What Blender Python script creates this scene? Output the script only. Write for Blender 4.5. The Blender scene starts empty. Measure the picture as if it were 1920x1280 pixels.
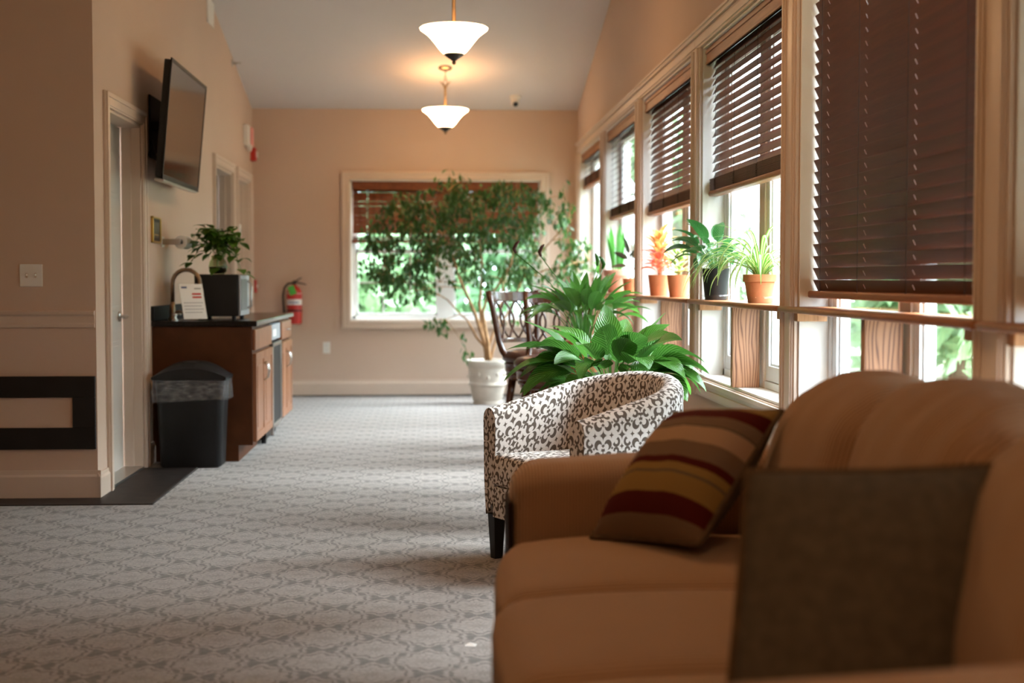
import bpy, bmesh, math, random
from mathutils import Vector, Matrix
sc = bpy.context.scene
C = sc.collection
PI = math.pi
R = math.radians
rnd = random.Random(7)

# ------------------------------------------------------------------ camera
cam = bpy.data.cameras.new('camera')
cam.lens = 50.0
cam.sensor_width = 36.0
cam.clip_end = 300
cam.dof.use_dof = True
cam.dof.focus_distance = 6.2
cam.dof.aperture_fstop = 2.0
cam_o = bpy.data.objects.new('camera', cam)
C.objects.link(cam_o)
cam_o.location = (0, 0, 1.17)
cam_o.rotation_euler = (R(90 - 2.4908), 0, R(-3.1522))
sc.camera = cam_o
# ------------------------------------------------------------------ sky, exposure
w = bpy.data.worlds.new('overcast_sky')
sc.world = w
w.use_nodes = True
SKY = 30.0             # zenith radiance of the overcast sky (horizon is a third of it)
nt = w.node_tree
bg = nt.nodes['Background']
bg.inputs[0].default_value = (0.80, 0.89, 1.0, 1)
tc = nt.nodes.new('ShaderNodeTexCoord'); sx = nt.nodes.new('ShaderNodeSeparateXYZ'); nt.links.new(tc.outputs['Generated'], sx.inputs[0])
mr = nt.nodes.new('ShaderNodeMapRange'); nt.links.new(sx.outputs['Z'], mr.inputs['Value'])
mr.inputs['From Min'].default_value = 0.0; mr.inputs['From Max'].default_value = 1.0
mr.inputs['To Min'].default_value = SKY / 3; mr.inputs['To Max'].default_value = SKY
nt.links.new(mr.outputs[0], bg.inputs[1])
sun = bpy.data.lights.new('hazy_sun', 'SUN'); sun.energy = 28.0; sun.angle = R(38); sun.color = (.90, .95, 1.0)      # sun behind thin cloud
sun_o = bpy.data.objects.new('hazy_sun', sun); C.objects.link(sun_o)
sun_o.rotation_euler = Vector((-1, -.12, -.80)).to_track_quat('-Z', 'Y').to_euler()
sc.view_settings.view_transform = 'Standard'
sc.view_settings.look = 'None'
sc.view_settings.gamma = 1
sc.view_settings.use_curve_mapping = False
sc.view_settings.exposure = 0.12
LAMP_COL = (1.0, 0.42, 0.15)
LAMP_W = 3.0          # each pendant bulb
ADDED_E = 42.0        # added out-of-view pendants, made stronger to warm the lounge end
SHADE_E = 28.0          # glow of the lit glass shade

# ------------------------------------------------------------------ node helpers
class NM:
    def __init__(s, name):
        s.m = bpy.data.materials.new(name); s.m.use_nodes = True
        s.t = s.m.node_tree; s.n = s.t.nodes; s.b = s.n['Principled BSDF']; s.out = s.n['Material Output']
    def add(s, typ, **kw):
        nd = s.n.new(typ)
        for k, v in kw.items(): setattr(nd, k, v)
        return nd
    def link(s, a, b): s.t.links.new(a, b)
    def put(s, sock, v):
        if isinstance(v, bpy.types.NodeSocket): s.link(v, sock)
        else:
            if isinstance(v, tuple) and len(v) == 3 and sock.type == 'RGBA': v = (*v, 1)
            sock.default_value = v
    def math(s, op, a, b=0.0, c=0.0):
        nd = s.add('ShaderNodeMath', operation=op)
        s.put(nd.inputs[0], a); s.put(nd.inputs[1], b); s.put(nd.inputs[2], c)
        return nd.outputs[0]
    def coord(s, which='Object'): return s.add('ShaderNodeTexCoord').outputs[which]
    def mapping(s, v, scale=(1, 1, 1), loc=(0, 0, 0), rot=(0, 0, 0)):
        nd = s.add('ShaderNodeMapping'); s.link(v, nd.inputs[0])
        nd.inputs['Scale'].default_value = scale; nd.inputs['Location'].default_value = loc; nd.inputs['Rotation'].default_value = rot
        return nd.outputs[0]
    def sep(s, v):
        nd = s.add('ShaderNodeSeparateXYZ'); s.link(v, nd.inputs[0]); return nd.outputs
    def noise(s, v, scale=5, detail=3, rough=.5, dist=0.0):
        nd = s.add('ShaderNodeTexNoise'); s.link(v, nd.inputs['Vector'])
        nd.inputs['Scale'].default_value = scale; nd.inputs['Detail'].default_value = detail
        nd.inputs['Roughness'].default_value = rough; nd.inputs['Distortion'].default_value = dist
        return nd.outputs[0]
    def ramp(s, f, stops, interp='LINEAR'):
        nd = s.add('ShaderNodeValToRGB'); s.link(f, nd.inputs[0]); cr = nd.color_ramp; cr.interpolation = interp
        while len(cr.elements) > 1: cr.elements.remove(cr.elements[-1])
        cr.elements[0].position = stops[0][0]; cr.elements[0].color = (*stops[0][1], 1)
        for p, c in stops[1:]:
            e = cr.elements.new(p); e.color = (*c, 1)
        return nd.outputs[0]
    def mix(s, f, a, b, mode='MIX'):
        nd = s.add('ShaderNodeMix', data_type='RGBA', blend_type=mode)
        s.put(nd.inputs[0], f); s.put(nd.inputs[6], a); s.put(nd.inputs[7], b)
        return nd.outputs[2]
    def bump(s, h, strength=.3, dist=.01):
        nd = s.add('ShaderNodeBump'); s.link(h, nd.inputs['Height'])
        nd.inputs['Strength'].default_value = strength; nd.inputs['Distance'].default_value = dist
        s.link(nd.outputs[0], s.b.inputs['Normal'])
    def base(s, col=None, rough=.5, metal=0, spec=.5, **kw):
        if col is not None: s.put(s.b.inputs['Base Color'], col)
        s.put(s.b.inputs['Roughness'], rough); s.b.inputs['Metallic'].default_value = metal
        s.b.inputs['Specular IOR Level'].default_value = spec
        for k, v in kw.items(): s.b.inputs[k].default_value = v
        return s.m
    def objrand(s): return s.add('ShaderNodeObjectInfo').outputs['Random']

M = {}
def plain(name, col, rough=.5, metal=0, spec=.5, var=.06, vscale=6, bumps=0, bscale=60, **kw):
    k = NM(name); co = k.coord()
    n = k.noise(co, vscale, 3)
    lo = tuple(max(0, c * (1 - var)) for c in col); hi = tuple(min(1, c * (1 + var)) for c in col)
    k.base(k.ramp(n, [(.3, lo), (.7, hi)]), rough, metal, spec, **kw)
    if bumps: k.bump(k.noise(co, bscale, 2), bumps, .004)
    M[name] = k.m
    return k.m
plain('wall_paint', (.60, .445, .345), .75, spec=.25, var=.02, vscale=1.5, bumps=.06, bscale=220)
plain('ceiling_paint', (.66, .62, .61), .9, spec=.2, var=.015, vscale=1.2, bumps=.1, bscale=180)
plain('cream_trim', (.63, .495, .395), .38, var=.02)
plain('door_paint', (.52, .475, .42), .45, var=.02)
plain('white_vinyl', (.82, .83, .83), .35, var=.02)
plain('jamb_white', (.80, .76, .70), .5, var=.02)
plain('white_plastic', (.78, .75, .70), .4, var=.02)
plain('black_paint', (.012, .011, .011), .5, spec=.3, var=.2)
plain('black_plastic', (.012, .012, .013), .5, spec=.3, var=.2)
plain('black_matte', (.010, .010, .011), .7, spec=.2, var=.2)
plain('dark_floor', (.020, .015, .013), .5, spec=.2, var=.5, vscale=14)
plain('dark_strip', (.025, .02, .018), .6, var=.3)
plain('steel', (.55, .53, .50), .3, 1.0, var=.05)
plain('bronze', (.34, .25, .17), .3, 1.0, var=.15, vscale=25)
plain('antique_brass', (.50, .35, .20), .3, 1.0, var=.1, vscale=20)
plain('dark_iron', (.06, .055, .05), .4, .8, var=.1)
plain('granite_black', (.010, .010, .011), .2, spec=.35, var=.8, vscale=160)
plain('granite_matte', (.010, .010, .011), .65, spec=.12, var=.8, vscale=160)
plain('cabinet_side', (.085, .027, .009), .5, spec=.2, var=.18, vscale=8)
plain('terracotta', (.50, .185, .085), .75, spec=.2, var=.14, vscale=14, bumps=.15, bscale=90)
plain('terracotta_pale', (.50, .24, .16), .8, spec=.2, var=.2, vscale=10, bumps=.15)
plain('stone_pot', (.58, .52, .44), .8, spec=.2, var=.1, vscale=12, bumps=.5, bscale=26)
plain('soil', (.035, .022, .014), .95, spec=.1, var=.5, vscale=60, bumps=.8, bscale=120)
plain('red_paint', (.48, .022, .014), .35, var=.1)
plain('pink_lens', (.85, .30, .26), .4, var=.03)
plain('white_label', (.80, .78, .74), .5, var=.03)
plain('red_print', (.55, .03, .025), .5, var=.05)
plain('blue_print', (.10, .14, .30), .5, var=.05)
plain('grey_print', (.35, .36, .38), .6, var=.05)
plain('green_tag', (.07, .40, .05), .6, var=.06)
plain('paper', (.82, .83, .82), .35, var=.02)
plain('tissue', (.80, .77, .73), .9, spec=.1, var=.03, bumps=.3)
plain('gold', (.55, .36, .10), .35, 1.0, var=.1)
plain('photo_print', (.05, .045, .03), .4, var=.9, vscale=18)
plain('blue_sign', (.08, .13, .22), .5, var=.1)
plain('bark', (.42, .24, .12), .85, spec=.15, var=.3, vscale=20, bumps=.5, bscale=50)
plain('outdoor_bark', (.12, .085, .06), .9, spec=.1, var=.3, vscale=8, bumps=.6, bscale=20)
plain('cord', (.018, .010, .007), .8, var=.2)
plain('seat_leather', (.055, .022, .014), .32, var=.25, vscale=9, bumps=.15, bscale=60)
plain('lawn', (.19, .185, .13), .9, spec=.1, var=.5, vscale=3, bumps=.5)
plain('outside_siding', (.60, .57, .52), .7, var=.04)
plain('dark_leather', (.022, .009, .005), .8, spec=.15, var=.2)
plain('dark_pillow', (.098, .080, .059), .95, spec=.1, var=.16, vscale=40, bumps=.5, bscale=260)
plain('pillow_piping', (.10, .062, .034), .9, spec=.1, var=.2, vscale=40)
plain('brown_spathe', (.09, .025, .018), .7, var=.3, vscale=25)
plain('smoked_glass', (.16, .16, .155), .55, spec=.3)

def wood(name, dark, light, scale=(18, 18, 1.6), rough=.4, rot=(0, 0, 0), dist=1.2, contrast=(.35, .62), coat=0):
    k = NM(name); co = k.mapping(k.coord(), scale, rot=rot)
    n = k.noise(co, 1.6, 5, .6, dist)
    n2 = k.noise(k.mapping(k.coord(), (scale[0] * 6, scale[1] * 6, scale[2] * 2), rot=rot), 1.5, 2)
    f = k.math('ADD', k.math('MULTIPLY', n, .8), k.math('MULTIPLY', n2, .2))
    k.base(k.ramp(f, [(contrast[0], dark), (contrast[1], light)]), rough, spec=.3, **({'Coat Weight': coat} if coat else {}))
    k.bump(n2, .12, .003)
    M[name] = k.m
wood('oak', (.30, .13, .055), (.52, .27, .13), (16, 16, 1.2), .5)
wood('oak_rail', (.22, .075, .026), (.36, .145, .058), (16, 1.2, 16), .42)
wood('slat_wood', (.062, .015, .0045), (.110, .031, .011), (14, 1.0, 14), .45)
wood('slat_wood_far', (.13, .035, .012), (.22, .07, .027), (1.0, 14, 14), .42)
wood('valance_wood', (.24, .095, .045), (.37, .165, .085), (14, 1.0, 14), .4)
wood('cabinet_front', (.20, .075, .033), (.34, .15, .075), (12, 12, 1.2), .33)
wood('stool_wood', (.035, .012, .006), (.085, .032, .016), (12, 12, 1.5), .26, coat=.3)
# oak board with the bold cathedral grain of the posts
k = NM('oak_board'); co = k.coord(); x, y, z = k.sep(co)
lowf = k.noise(k.mapping(co, (5, 5, 1.1)), 1.6, 2, .5, .4); hif = k.noise(k.mapping(co, (60, 60, 3)), 1.5, 3)
ph = k.math('ADD', k.math('MULTIPLY', x, 430.0), k.math('MULTIPLY', lowf, 46.0))
sw = k.math('ADD', k.math('MULTIPLY_ADD', k.math('SINE', ph), .5, .5), k.math('MULTIPLY', k.math('SUBTRACT', hif, .5), .7))
k.base(k.ramp(sw, [(.02, (.15, .055, .022)), (.22, (.33, .145, .066)), (.9, (.43, .205, .10))]), .5)
M['oak_board'] = k.m

# glass: thin pane, clear with a mirror-like sheen at grazing angles
def thin_glass(name, tint=(.93, .97, .97), ior=1.5):
    k = NM(name); k.n.remove(k.b)
    tr = k.add('ShaderNodeBsdfTransparent'); tr.inputs[0].default_value = (*tint, 1)
    gl = k.add('ShaderNodeBsdfGlossy'); gl.inputs['Roughness'].default_value = .02
    lw = k.add('ShaderNodeLayerWeight'); lw.inputs[0].default_value = .5
    fr = k.math('MULTIPLY_ADD', k.math('POWER', lw.outputs['Facing'], 5.0), .62 * (ior - 1) * 2, .025)
    mx = k.add('ShaderNodeMixShader'); k.link(fr, mx.inputs[0]); k.link(tr.outputs[0], mx.inputs[1]); k.link(gl.outputs[0], mx.inputs[2])
    k.link(mx.outputs[0], k.out.inputs[0]); M[name] = k.m
thin_glass('window_glass'); thin_glass('clear_acrylic', (.97, .98, .98), 1.35); thin_glass('vase_glass', (.80, .84, .72), 1.4); 
k = NM('bag_film'); tb = k.add('ShaderNodeBsdfTransparent'); k.base(k.ramp(k.noise(k.mapping(k.coord(), (6, 6, 30)), 3, 3), [(.35, (.25, .25, .25)), (.65, (.8, .8, .8))]), .25, spec=.8)
mx = k.add('ShaderNodeMixShader'); k.link(k.ramp(k.noise(k.mapping(k.coord(), (5, 5, 22)), 4, 4), [(.35, (.10, .10, .10)), (.7, (.38, .38, .38))]), mx.inputs[0]); k.link(tb.outputs[0], mx.inputs[1]); k.link(k.b.outputs[0], mx.inputs[2]); k.link(mx.outputs[0], k.out.inputs[0])
k.bump(k.noise(k.mapping(k.coord(), (5, 5, 16)), 6, 4), .9, .02); M['bag_film'] = k.m
k = NM('screen_glass'); k.base((.010, .008, .007), .10, spec=.5)
k.bump(k.noise(k.coord(), 2, 1), .01); M['screen'] = k.m
def glow_glass(name, e):
    k = NM(name); k.base(k.ramp(k.noise(k.coord(), 7, 3), [(.3, (.85, .76, .6)), (.7, (.95, .86, .7))]), .35)
    k.b.inputs['Emission Color'].default_value = (1.0, .58, .27, 1); k.b.inputs['Emission Strength'].default_value = e; M[name] = k.m
glow_glass('shade', SHADE_E); glow_glass('shade_inner', SHADE_E * .2); glow_glass('shade_added', ADDED_E)
k = NM('sticker_film'); k.base(k.ramp(k.noise(k.coord(), 9, 2), [(.3, (.78, .79, .79)), (.7, (.86, .87, .87))]), .5); tb = k.add('ShaderNodeBsdfTranslucent'); tb.inputs[0].default_value = (.85, .87, .88, 1)
mx = k.add('ShaderNodeMixShader'); mx.inputs[0].default_value = .55; k.link(k.b.outputs[0], mx.inputs[1]); k.link(tb.outputs[0], mx.inputs[2]); k.link(mx.outputs[0], k.out.inputs[0]); M['sticker_film'] = k.m
# carpet: half-drop damask of pointed leaf medallions
k = NM('carpet'); co = k.coord('Object')
dn = k.add('ShaderNodeTexNoise'); k.link(co, dn.inputs['Vector']); dn.inputs['Scale'].default_value = 17; dn.inputs['Detail'].default_value = 3
ds = k.add('ShaderNodeVectorMath', operation='MULTIPLY_ADD'); k.link(dn.outputs[1], ds.inputs[0]); ds.inputs[1].default_value = (.035, .03, 0); k.link(co, ds.inputs[2])
x, y, z = k.sep(ds.outputs[0])
u = k.math('MULTIPLY', x, 2 * PI / .338); v = k.math('MULTIPLY', y, 2 * PI / .29)
v2 = k.math('ADD', v, k.math('MULTIPLY', k.math('SINE', k.math('MULTIPLY', v, 2.0)), .16))
cu, cv = k.math('COSINE', u), k.math('COSINE', v2)
s0 = k.math('MULTIPLY', k.math('ABSOLUTE', k.math('ADD', cu, cv)), .5)
jag = k.math('SUBTRACT', k.noise(k.mapping(co, (1, 1.5, 1)), 60, 3, .6), .5)
sgn = k.math('GREATER_THAN', k.math('ADD', cu, cv), 0.0)              # which of the two offset lattices
off = k.math('MULTIPLY', sgn, .5)
du = k.math('SUBTRACT', k.math('FRACT', k.math('ADD', k.math('DIVIDE', u, 2 * PI), off)), .5)
dv = k.math('SUBTRACT', k.math('FRACT', k.math('ADD', k.math('DIVIDE', v, 2 * PI), off)), .5)
th = k.math('ARCTAN2', k.math('MULTIPLY', dv, .86), du)
m_ = k.math('SUBTRACT', 1.0, s0)
lob = k.math('ADD', k.math('ADD', m_, k.math('MULTIPLY', k.math('COSINE', k.math('MULTIPLY', th, 10.0)), .09)), k.math('MULTIPLY', jag, .30))
A, B_, D = (.270, .226, .199), (.165, .137, .119), (.058, .044, .036)
pat = k.ramp(lob, [(0, B_), (.10, B_), (.13, A), (.30, A), (.33, B_), (.37, B_), (.40, A), (.64, A), (.67, D), (.745, D), (.775, A), (.87, A), (.90, B_), (.94, D), (1, D)])
vein_ = k.ramp(k.math('MULTIPLY', k.math('SINE', k.math('MULTIPLY', th, 20.0)), k.math('GREATER_THAN', m_, .16)), [(.55, (0, 0, 0)), (.85, (1, 1, 1))])
pat = k.mix(k.math('MULTIPLY', vein_, .45), pat, B_)
dash = k.ramp(k.noise(k.mapping(co, (1, 2.4, 1)), 46, 3, .6), [(.57, (0, 0, 0)), (.62, (1, 1, 1))])
pat = k.mix(k.math('MULTIPLY', dash, .4), pat, D)
tuft = k.noise(co, 420, 2)
k.base(k.mix(.14, pat, k.ramp(tuft, [(.3, (.12, .1, .09)), (.7, (.5, .45, .41))])), .95, spec=.12)
k.b.inputs['Sheen Weight'].default_value = .25
k.bump(tuft, .5, .004); M['carpet'] = k.m

# armchair cloth: mirrored scroll repeat, grey on off-white (from UV metres)
k = NM('scroll_fabric'); uv = k.coord('UV'); x, y, z = k.sep(uv)
T = .088
px = k.math('PINGPONG', k.math('DIVIDE', x, T), 1.0); py = k.math('PINGPONG', k.math('DIVIDE', y, T * 1.12), 1.0)
def length(cx, cy):
    a = k.math('SUBTRACT', px, cx); b = k.math('SUBTRACT', py, cy)
    return k.math('SQRT', k.math('ADD', k.math('MULTIPLY', a, a), k.math('MULTIPLY', b, b)))
def ringc(cx, cy, r, wd, nx, ny, kk):
    d = k.math('SUBTRACT', k.math('ABSOLUTE', k.math('SUBTRACT', length(cx, cy), r)), wd)
    h = k.math('ADD', k.math('MULTIPLY', k.math('SUBTRACT', px, cx), nx), k.math('MULTIPLY', k.math('SUBTRACT', py, cy), ny))
    return k.math('MAXIMUM', d, k.math('SUBTRACT', h, kk))
def cresc(cx, cy, r, ox, oy, r2): return k.math('MAXIMUM', k.math('SUBTRACT', length(cx, cy), r), k.math('SUBTRACT', r2, length(cx + ox, cy + oy)))
def star(cx, cy, r):
    a = k.math('ABSOLUTE', k.math('SUBTRACT', px, cx)); b = k.math('ABSOLUTE', k.math('SUBTRACT', py, cy))
    return k.math('SUBTRACT', k.math('ADD', k.math('SQRT', a), k.math('SQRT', b)), math.sqrt(r))
d = ringc(.30, .27, .145, .036, .7, -.7, .05)
for e in (cresc(.74, .36, .175, .085, .085, .145), ringc(.70, .80, .125, .034, -.8, .6, .03), ringc(.30, .62, .105, .030, .2, .9, .02), star(0, .0, .24), star(1, .02, .22), cresc(.13, .80, .15, -.085, .05, .115),
          star(1.0, 1.0, .24), star(0, .45, .15), star(.52, .50, .10), star(.47, 1.0, .21), star(.56, 0.0, .15), ringc(.93, .66, .10, .030, -.9, -.2, .02), star(.98, .40, .10)):
    d = k.math('MINIMUM', d, e)
msk = k.ramp(d, [(0, (1, 1, 1)), (.012, (1, 1, 1)), (.03, (0, 0, 0))])
wv = k.noise(uv, 900, 2)
k.base(k.mix(msk, k.ramp(wv, [(.3, (.66, .61, .57)), (.7, (.75, .70, .66))]), (.125, .100, .082)), .9, spec=.15)
k.bump(wv, .2, .002); M['scroll'] = k.m

# corduroy sofa cloth, ribs across one axis
def cord_cloth(name, axis):
    k = NM(name); co = k.coord(); q = k.sep(co)[axis]
    nz = k.noise(co, 9, 3)
    wv = k.math('SINE', k.math('ADD', k.math('MULTIPLY', q, 2 * PI / .0085), k.math('MULTIPLY', nz, 3.0)))
    f = k.math('MULTIPLY_ADD', wv, .5, .5)
    colr = k.ramp(f, [(0, (.170, .092, .046)), (.55, (.43, .255, .145))])
    k.base(k.mix(k.math('MULTIPLY', nz, .5), colr, (.40, .235, .135)), .95, spec=.12)
    k.b.inputs['Sheen Weight'].default_value = .15
    k.bump(f, .6, .004); M[name] = k.m
cord_cloth('sofa_cloth_y', 1); cord_cloth('sofa_cloth_x', 0)
# striped pillow
k = NM('stripes'); uv = k.coord('UV'); x, y, z = k.sep(uv)
wob = k.math('ADD', y, k.math('MULTIPLY', k.math('SUBTRACT', k.noise(uv, 3, 1), .5), .012))
TAU, RED, OLV, TAN, GRY = (.18, .115, .073), (.080, .009, .006), (.26, .160, .050), (.38, .245, .150), (.11, .085, .06)
st = k.ramp(wob, [(0, TAU), (.085, RED), (.205, OLV), (.335, GRY), (.35, OLV), (.405, RED), (.455, TAU), (.575, TAN), (.70, GRY), (.715, TAU), (.80, RED), (.905, OLV)], 'CONSTANT')
k.base(k.mix(.2, st, k.ramp(k.noise(uv, 160, 2), [(.3, (.05, .03, .015)), (.7, (.3, .2, .1))]), 'SOFT_LIGHT'), .95, spec=.1)
k.bump(k.noise(uv, 300, 2), .3, .002); M['stripes'] = k.m

# leaves (UV: u along the blade, v across -1..1 stored 0..1)
def leaf_mat(name, dark, light, vein=None, nv=14, edge=None, rough=.35, trans=.25, slant=.35):
    k = NM(name); x, y, z = k.sep(k.coord('UV'))
    a = k.math('ABSOLUTE', k.math('MULTIPLY_ADD', y, 2.0, -1.0))
    rv = k.objrand()
    col = k.mix(k.math('ADD', k.math('MULTIPLY', k.noise(k.coord(), 9, 2), .6), k.math('MULTIPLY', rv, .4)), dark, light)
    ph = k.math('SUBTRACT', x, k.math('MULTIPLY', a, slant))
    sv = k.math('SINE', k.math('MULTIPLY', ph, 2 * PI * nv))
    if vein:
        vm = k.ramp(k.math('MULTIPLY_ADD', sv, .5, .5), [(.72, (0, 0, 0)), (.98, (1, 1, 1))])
        col = k.mix(k.math('MULTIPLY', vm, .8), col, vein)
        mid = k.ramp(a, [(0, (1, 1, 1)), (.05, (0, 0, 0))])
        col = k.mix(k.math('MULTIPLY', mid, .8), col, vein)
    if edge:
        em = k.ramp(k.math('ADD', a, k.math('MULTIPLY', k.noise(k.coord(), 40, 2), .25)), [(edge[1], (0, 0, 0)), (edge[1] + .12, (1, 1, 1))])
        col = k.mix(em, col, edge[0])
    k.base(col, rough)
    k.bump(sv, .35, .004)
    tb = k.add('ShaderNodeBsdfTranslucent'); hs = k.add('ShaderNodeHueSaturation'); hs.inputs['Value'].default_value = 1.6; k.link(col, hs.inputs['Color']); k.link(hs.outputs[0], tb.inputs[0])
    mx = k.add('ShaderNodeMixShader'); mx.inputs[0].default_value = trans; k.link(k.b.outputs[0], mx.inputs[1]); k.link(tb.outputs[0], mx.inputs[2])
    k.link(mx.outputs[0], k.out.inputs[0]); M[name] = k.m
leaf_mat('lily_leaf', (.018, .085, .010), (.075, .25, .022), (.17, .36, .09), 13, rough=.3)
leaf_mat('lily_leaf_dark', (.010, .055, .012), (.028, .13, .022), (.07, .20, .06), 10, rough=.28)
leaf_mat('ficus_leaf', (.018, .062, .012), (.065, .155, .028), None, 8)
leaf_mat('snake_leaf', (.035, .16, .02), (.09, .30, .05), (.03, .10, .02), 20, slant=0)
leaf_mat('rubber_leaf', (.012, .016, .010), (.030, .030, .018), None, 10, rough=.22, trans=.1)
leaf_mat('croton_leaf', (.42, .02, .03), (.60, .10, .05), (.75, .30, .14), 8, ((.62, .30, .10), .8))
leaf_mat('croton_top', (.60, .13, .04), (.68, .30, .08), (.30, .35, .08), 8, ((.66, .36, .12), .7))
leaf_mat('pale_leaf', (.10, .22, .03), (.20, .33, .06), None, 8, ((.68, .66, .32), .55))
leaf_mat('spider_leaf', (.38, .46, .15), (.50, .58, .24), None, 4, ((.09, .24, .025), .5), trans=.2)
leaf_mat('pothos_leaf', (.035, .105, .012), (.12, .25, .03), None, 8, trans=.2)
leaf_mat('outdoor_leaf', (.10, .21, .08), (.30, .42, .24), None, 4, rough=.6, trans=.35)
leaf_mat('outdoor_leaf_dark', (.06, .15, .06), (.17, .30, .15), None, 4, rough=.6, trans=.35)

# ------------------------------------------------------------------ geometry helpers
class MB:
    def __init__(s): s.v = []; s.f = []; s.uv = None
    def add(s, vs, fs):
        o = len(s.v); s.v += [tuple(p) for p in vs]; s.f += [tuple(i + o for i in f) for f in fs]; return s
    def box(s, x0, x1, y0, y1, z0, z1):
        return s.add([(x0, y0, z0), (x1, y0, z0), (x1, y1, z0), (x0, y1, z0), (x0, y0, z1), (x1, y0, z1), (x1, y1, z1), (x0, y1, z1)],
                     [(0, 3, 2, 1), (4, 5, 6, 7), (0, 1, 5, 4), (1, 2, 6, 5), (2, 3, 7, 6), (3, 0, 4, 7)])
    def extrude(s, poly, vec):
        n = len(poly); v = Vector(vec)
        return s.add([Vector(p) for p in poly] + [Vector(p) + v for p in poly],
                     [tuple(range(n))[::-1], tuple(range(n, 2 * n))] + [(i, (i + 1) % n, (i + 1) % n + n, i + n) for i in range(n)])
    def lathe(s, prof, n=24, c=(0, 0, 0), axis='z', cap=True):
        vs = []
        for r, h in prof:
            for i in range(n):
                a = 2 * PI * i / n; p = (r * math.cos(a), r * math.sin(a), h)
                if axis == 'y': p = (p[0], p[2], p[1])
                if axis == 'x': p = (p[2], p[0], p[1])
                vs.append((p[0] + c[0], p[1] + c[1], p[2] + c[2]))
        m = len(prof)
        fs = [(j * n + i, j * n + (i + 1) % n, (j + 1) * n + (i + 1) % n, (j + 1) * n + i) for j in range(m - 1) for i in range(n)]
        if cap: fs += [tuple(range(n))[::-1], tuple(range((m - 1) * n, m * n))]
        return s.add(vs, fs)
    def tube(s, pts, rad, n=8, cap=True, closed=False):
        pts = [Vector(p) for p in pts]; m = len(pts)
        if not isinstance(rad, (list, tuple)): rad = [rad] * m
        vs = []; ref = None
        for i, p in enumerate(pts):
            a = pts[(i - 1) % m] if (closed or i) else p; b = pts[(i + 1) % m] if (closed or i < m - 1) else p
            t = (b - a).normalized()
            if ref is None: ref = Vector((0, 0, 1)) if abs(t.z) < .9 else Vector((1, 0, 0))
            u = ref - t * ref.dot(t)
            if u.length < 1e-5: u = t.orthogonal()
            u.normalize(); w_ = t.cross(u); ref = u
            for k_ in range(n):
                an = 2 * PI * k_ / n; vs.append(p + (u * math.cos(an) + w_ * math.sin(an)) * rad[i])
        fs = [(j * n + i, j * n + (i + 1) % n, ((j + 1) % m) * n + (i + 1) % n, ((j + 1) % m) * n + i) for j in range(m if closed else m - 1) for i in range(n)]
        if cap and not closed: fs += [tuple(range(n))[::-1], tuple(range((m - 1) * n, m * n))]
        return s.add(vs, fs)
    def rbox(s, c, h, r, n=6, fn=None):
        """rounded box, centre c, half sizes h; fn(unit coords, point) may push points"""
        idx = {}; vs = []; fs = []
        def vert(a):
            key = tuple(round(q, 5) for q in a)
            if key not in idx:
                p = Vector([a[i] * h[i] for i in range(3)])
                q = Vector([max(-(h[i] - r), min(h[i] - r, p[i])) for i in range(3)])
                dlt = p - q
                if dlt.length > 1e-9: p = q + dlt.normalized() * r
                if fn: p = fn(a, p)
                idx[key] = len(vs); vs.append(p + Vector(c))
            return idx[key]
        ts = []
        for i in range(3):
            e = (h[i] - r) / h[i]
            inner = [-e + 2 * e * j / n for j in range(n + 1)]
            rim = [e + (1 - e) * q for q in (.35, .7, 1.0)]
            ts.append([-q for q in rim[::-1]] + inner + rim)
        for ax in range(3):
            b1, b2 = (ax + 1) % 3, (ax + 2) % 3
            for sg in (-1, 1):
                for i in range(len(ts[b1]) - 1):
                    for j in range(len(ts[b2]) - 1):
                        q = []
                        for di, dj in ((0, 0), (1, 0), (1, 1), (0, 1)):
                            a = [0, 0, 0]; a[ax] = sg; a[b1] = ts[b1][i + di]; a[b2] = ts[b2][j + dj]; q.append(vert(a))
                        fs.append(tuple(q) if sg > 0 else tuple(q[::-1]))
        return s.add(vs, fs)
    def mesh(s, name):
        me = bpy.data.meshes.new(name); me.from_pydata(s.v, [], s.f); me.update(); return me
    def build(s, name, mat, parent=None, smooth=False, bev=0.0, label=None, loc=None, rot=None, mats=None):
        me = s.mesh(name); return link(name, me, mat, parent, smooth, bev, label, loc, rot)
def link(name, me, mat, parent=None, smooth=False, bev=0.0, label=None, loc=None, rot=None):
    o = bpy.data.objects.new(name, me); C.objects.link(o)
    if mat and not me.materials: me.materials.append(M[mat])
    if smooth:
        for p in me.polygons: p.use_smooth = True
        if smooth == 'auto': me.set_sharp_from_angle(angle=R(40))
    if bev:
        b = o.modifiers.new('edge', 'BEVEL'); b.width = bev; b.segments = 2; b.limit_method = 'ANGLE'; b.angle_limit = R(40)
    o.parent = parent
    if label: o['label'] = label
    if loc is not None: o.location = loc
    if rot is not None: o.rotation_euler = rot
    return o
def tag(o, label, cat, group=None):
    o['label'] = label; o['category'] = cat
    if group: o['group'] = group
    return o
def thing(name, label, cat, loc=(0, 0, 0), rz=0.0, group=None):
    o = bpy.data.objects.new(name, None); C.objects.link(o); o.location = loc; o.rotation_euler = (0, 0, rz); o.empty_display_size = .05
    return tag(o, label, cat, group)
def struct(o, label=None):
    o['kind'] = 'structure'
    if label: o['label'] = label
    return o
def sroot(name, label, loc=(0, 0, 0)):
    o = bpy.data.objects.new(name, None); C.objects.link(o); o.location = loc; return struct(o, label)
def box(x0, x1, y0, y1, z0, z1): return MB().box(x0, x1, y0, y1, z0, z1)
def clone(o, parent=None, **kw):
    c = o.copy(); C.objects.link(c); c.parent = parent
    for k_, v_ in kw.items(): setattr(c, k_, v_)
    return c
def lerp(a, b, t): return a + (b - a) * t

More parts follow.
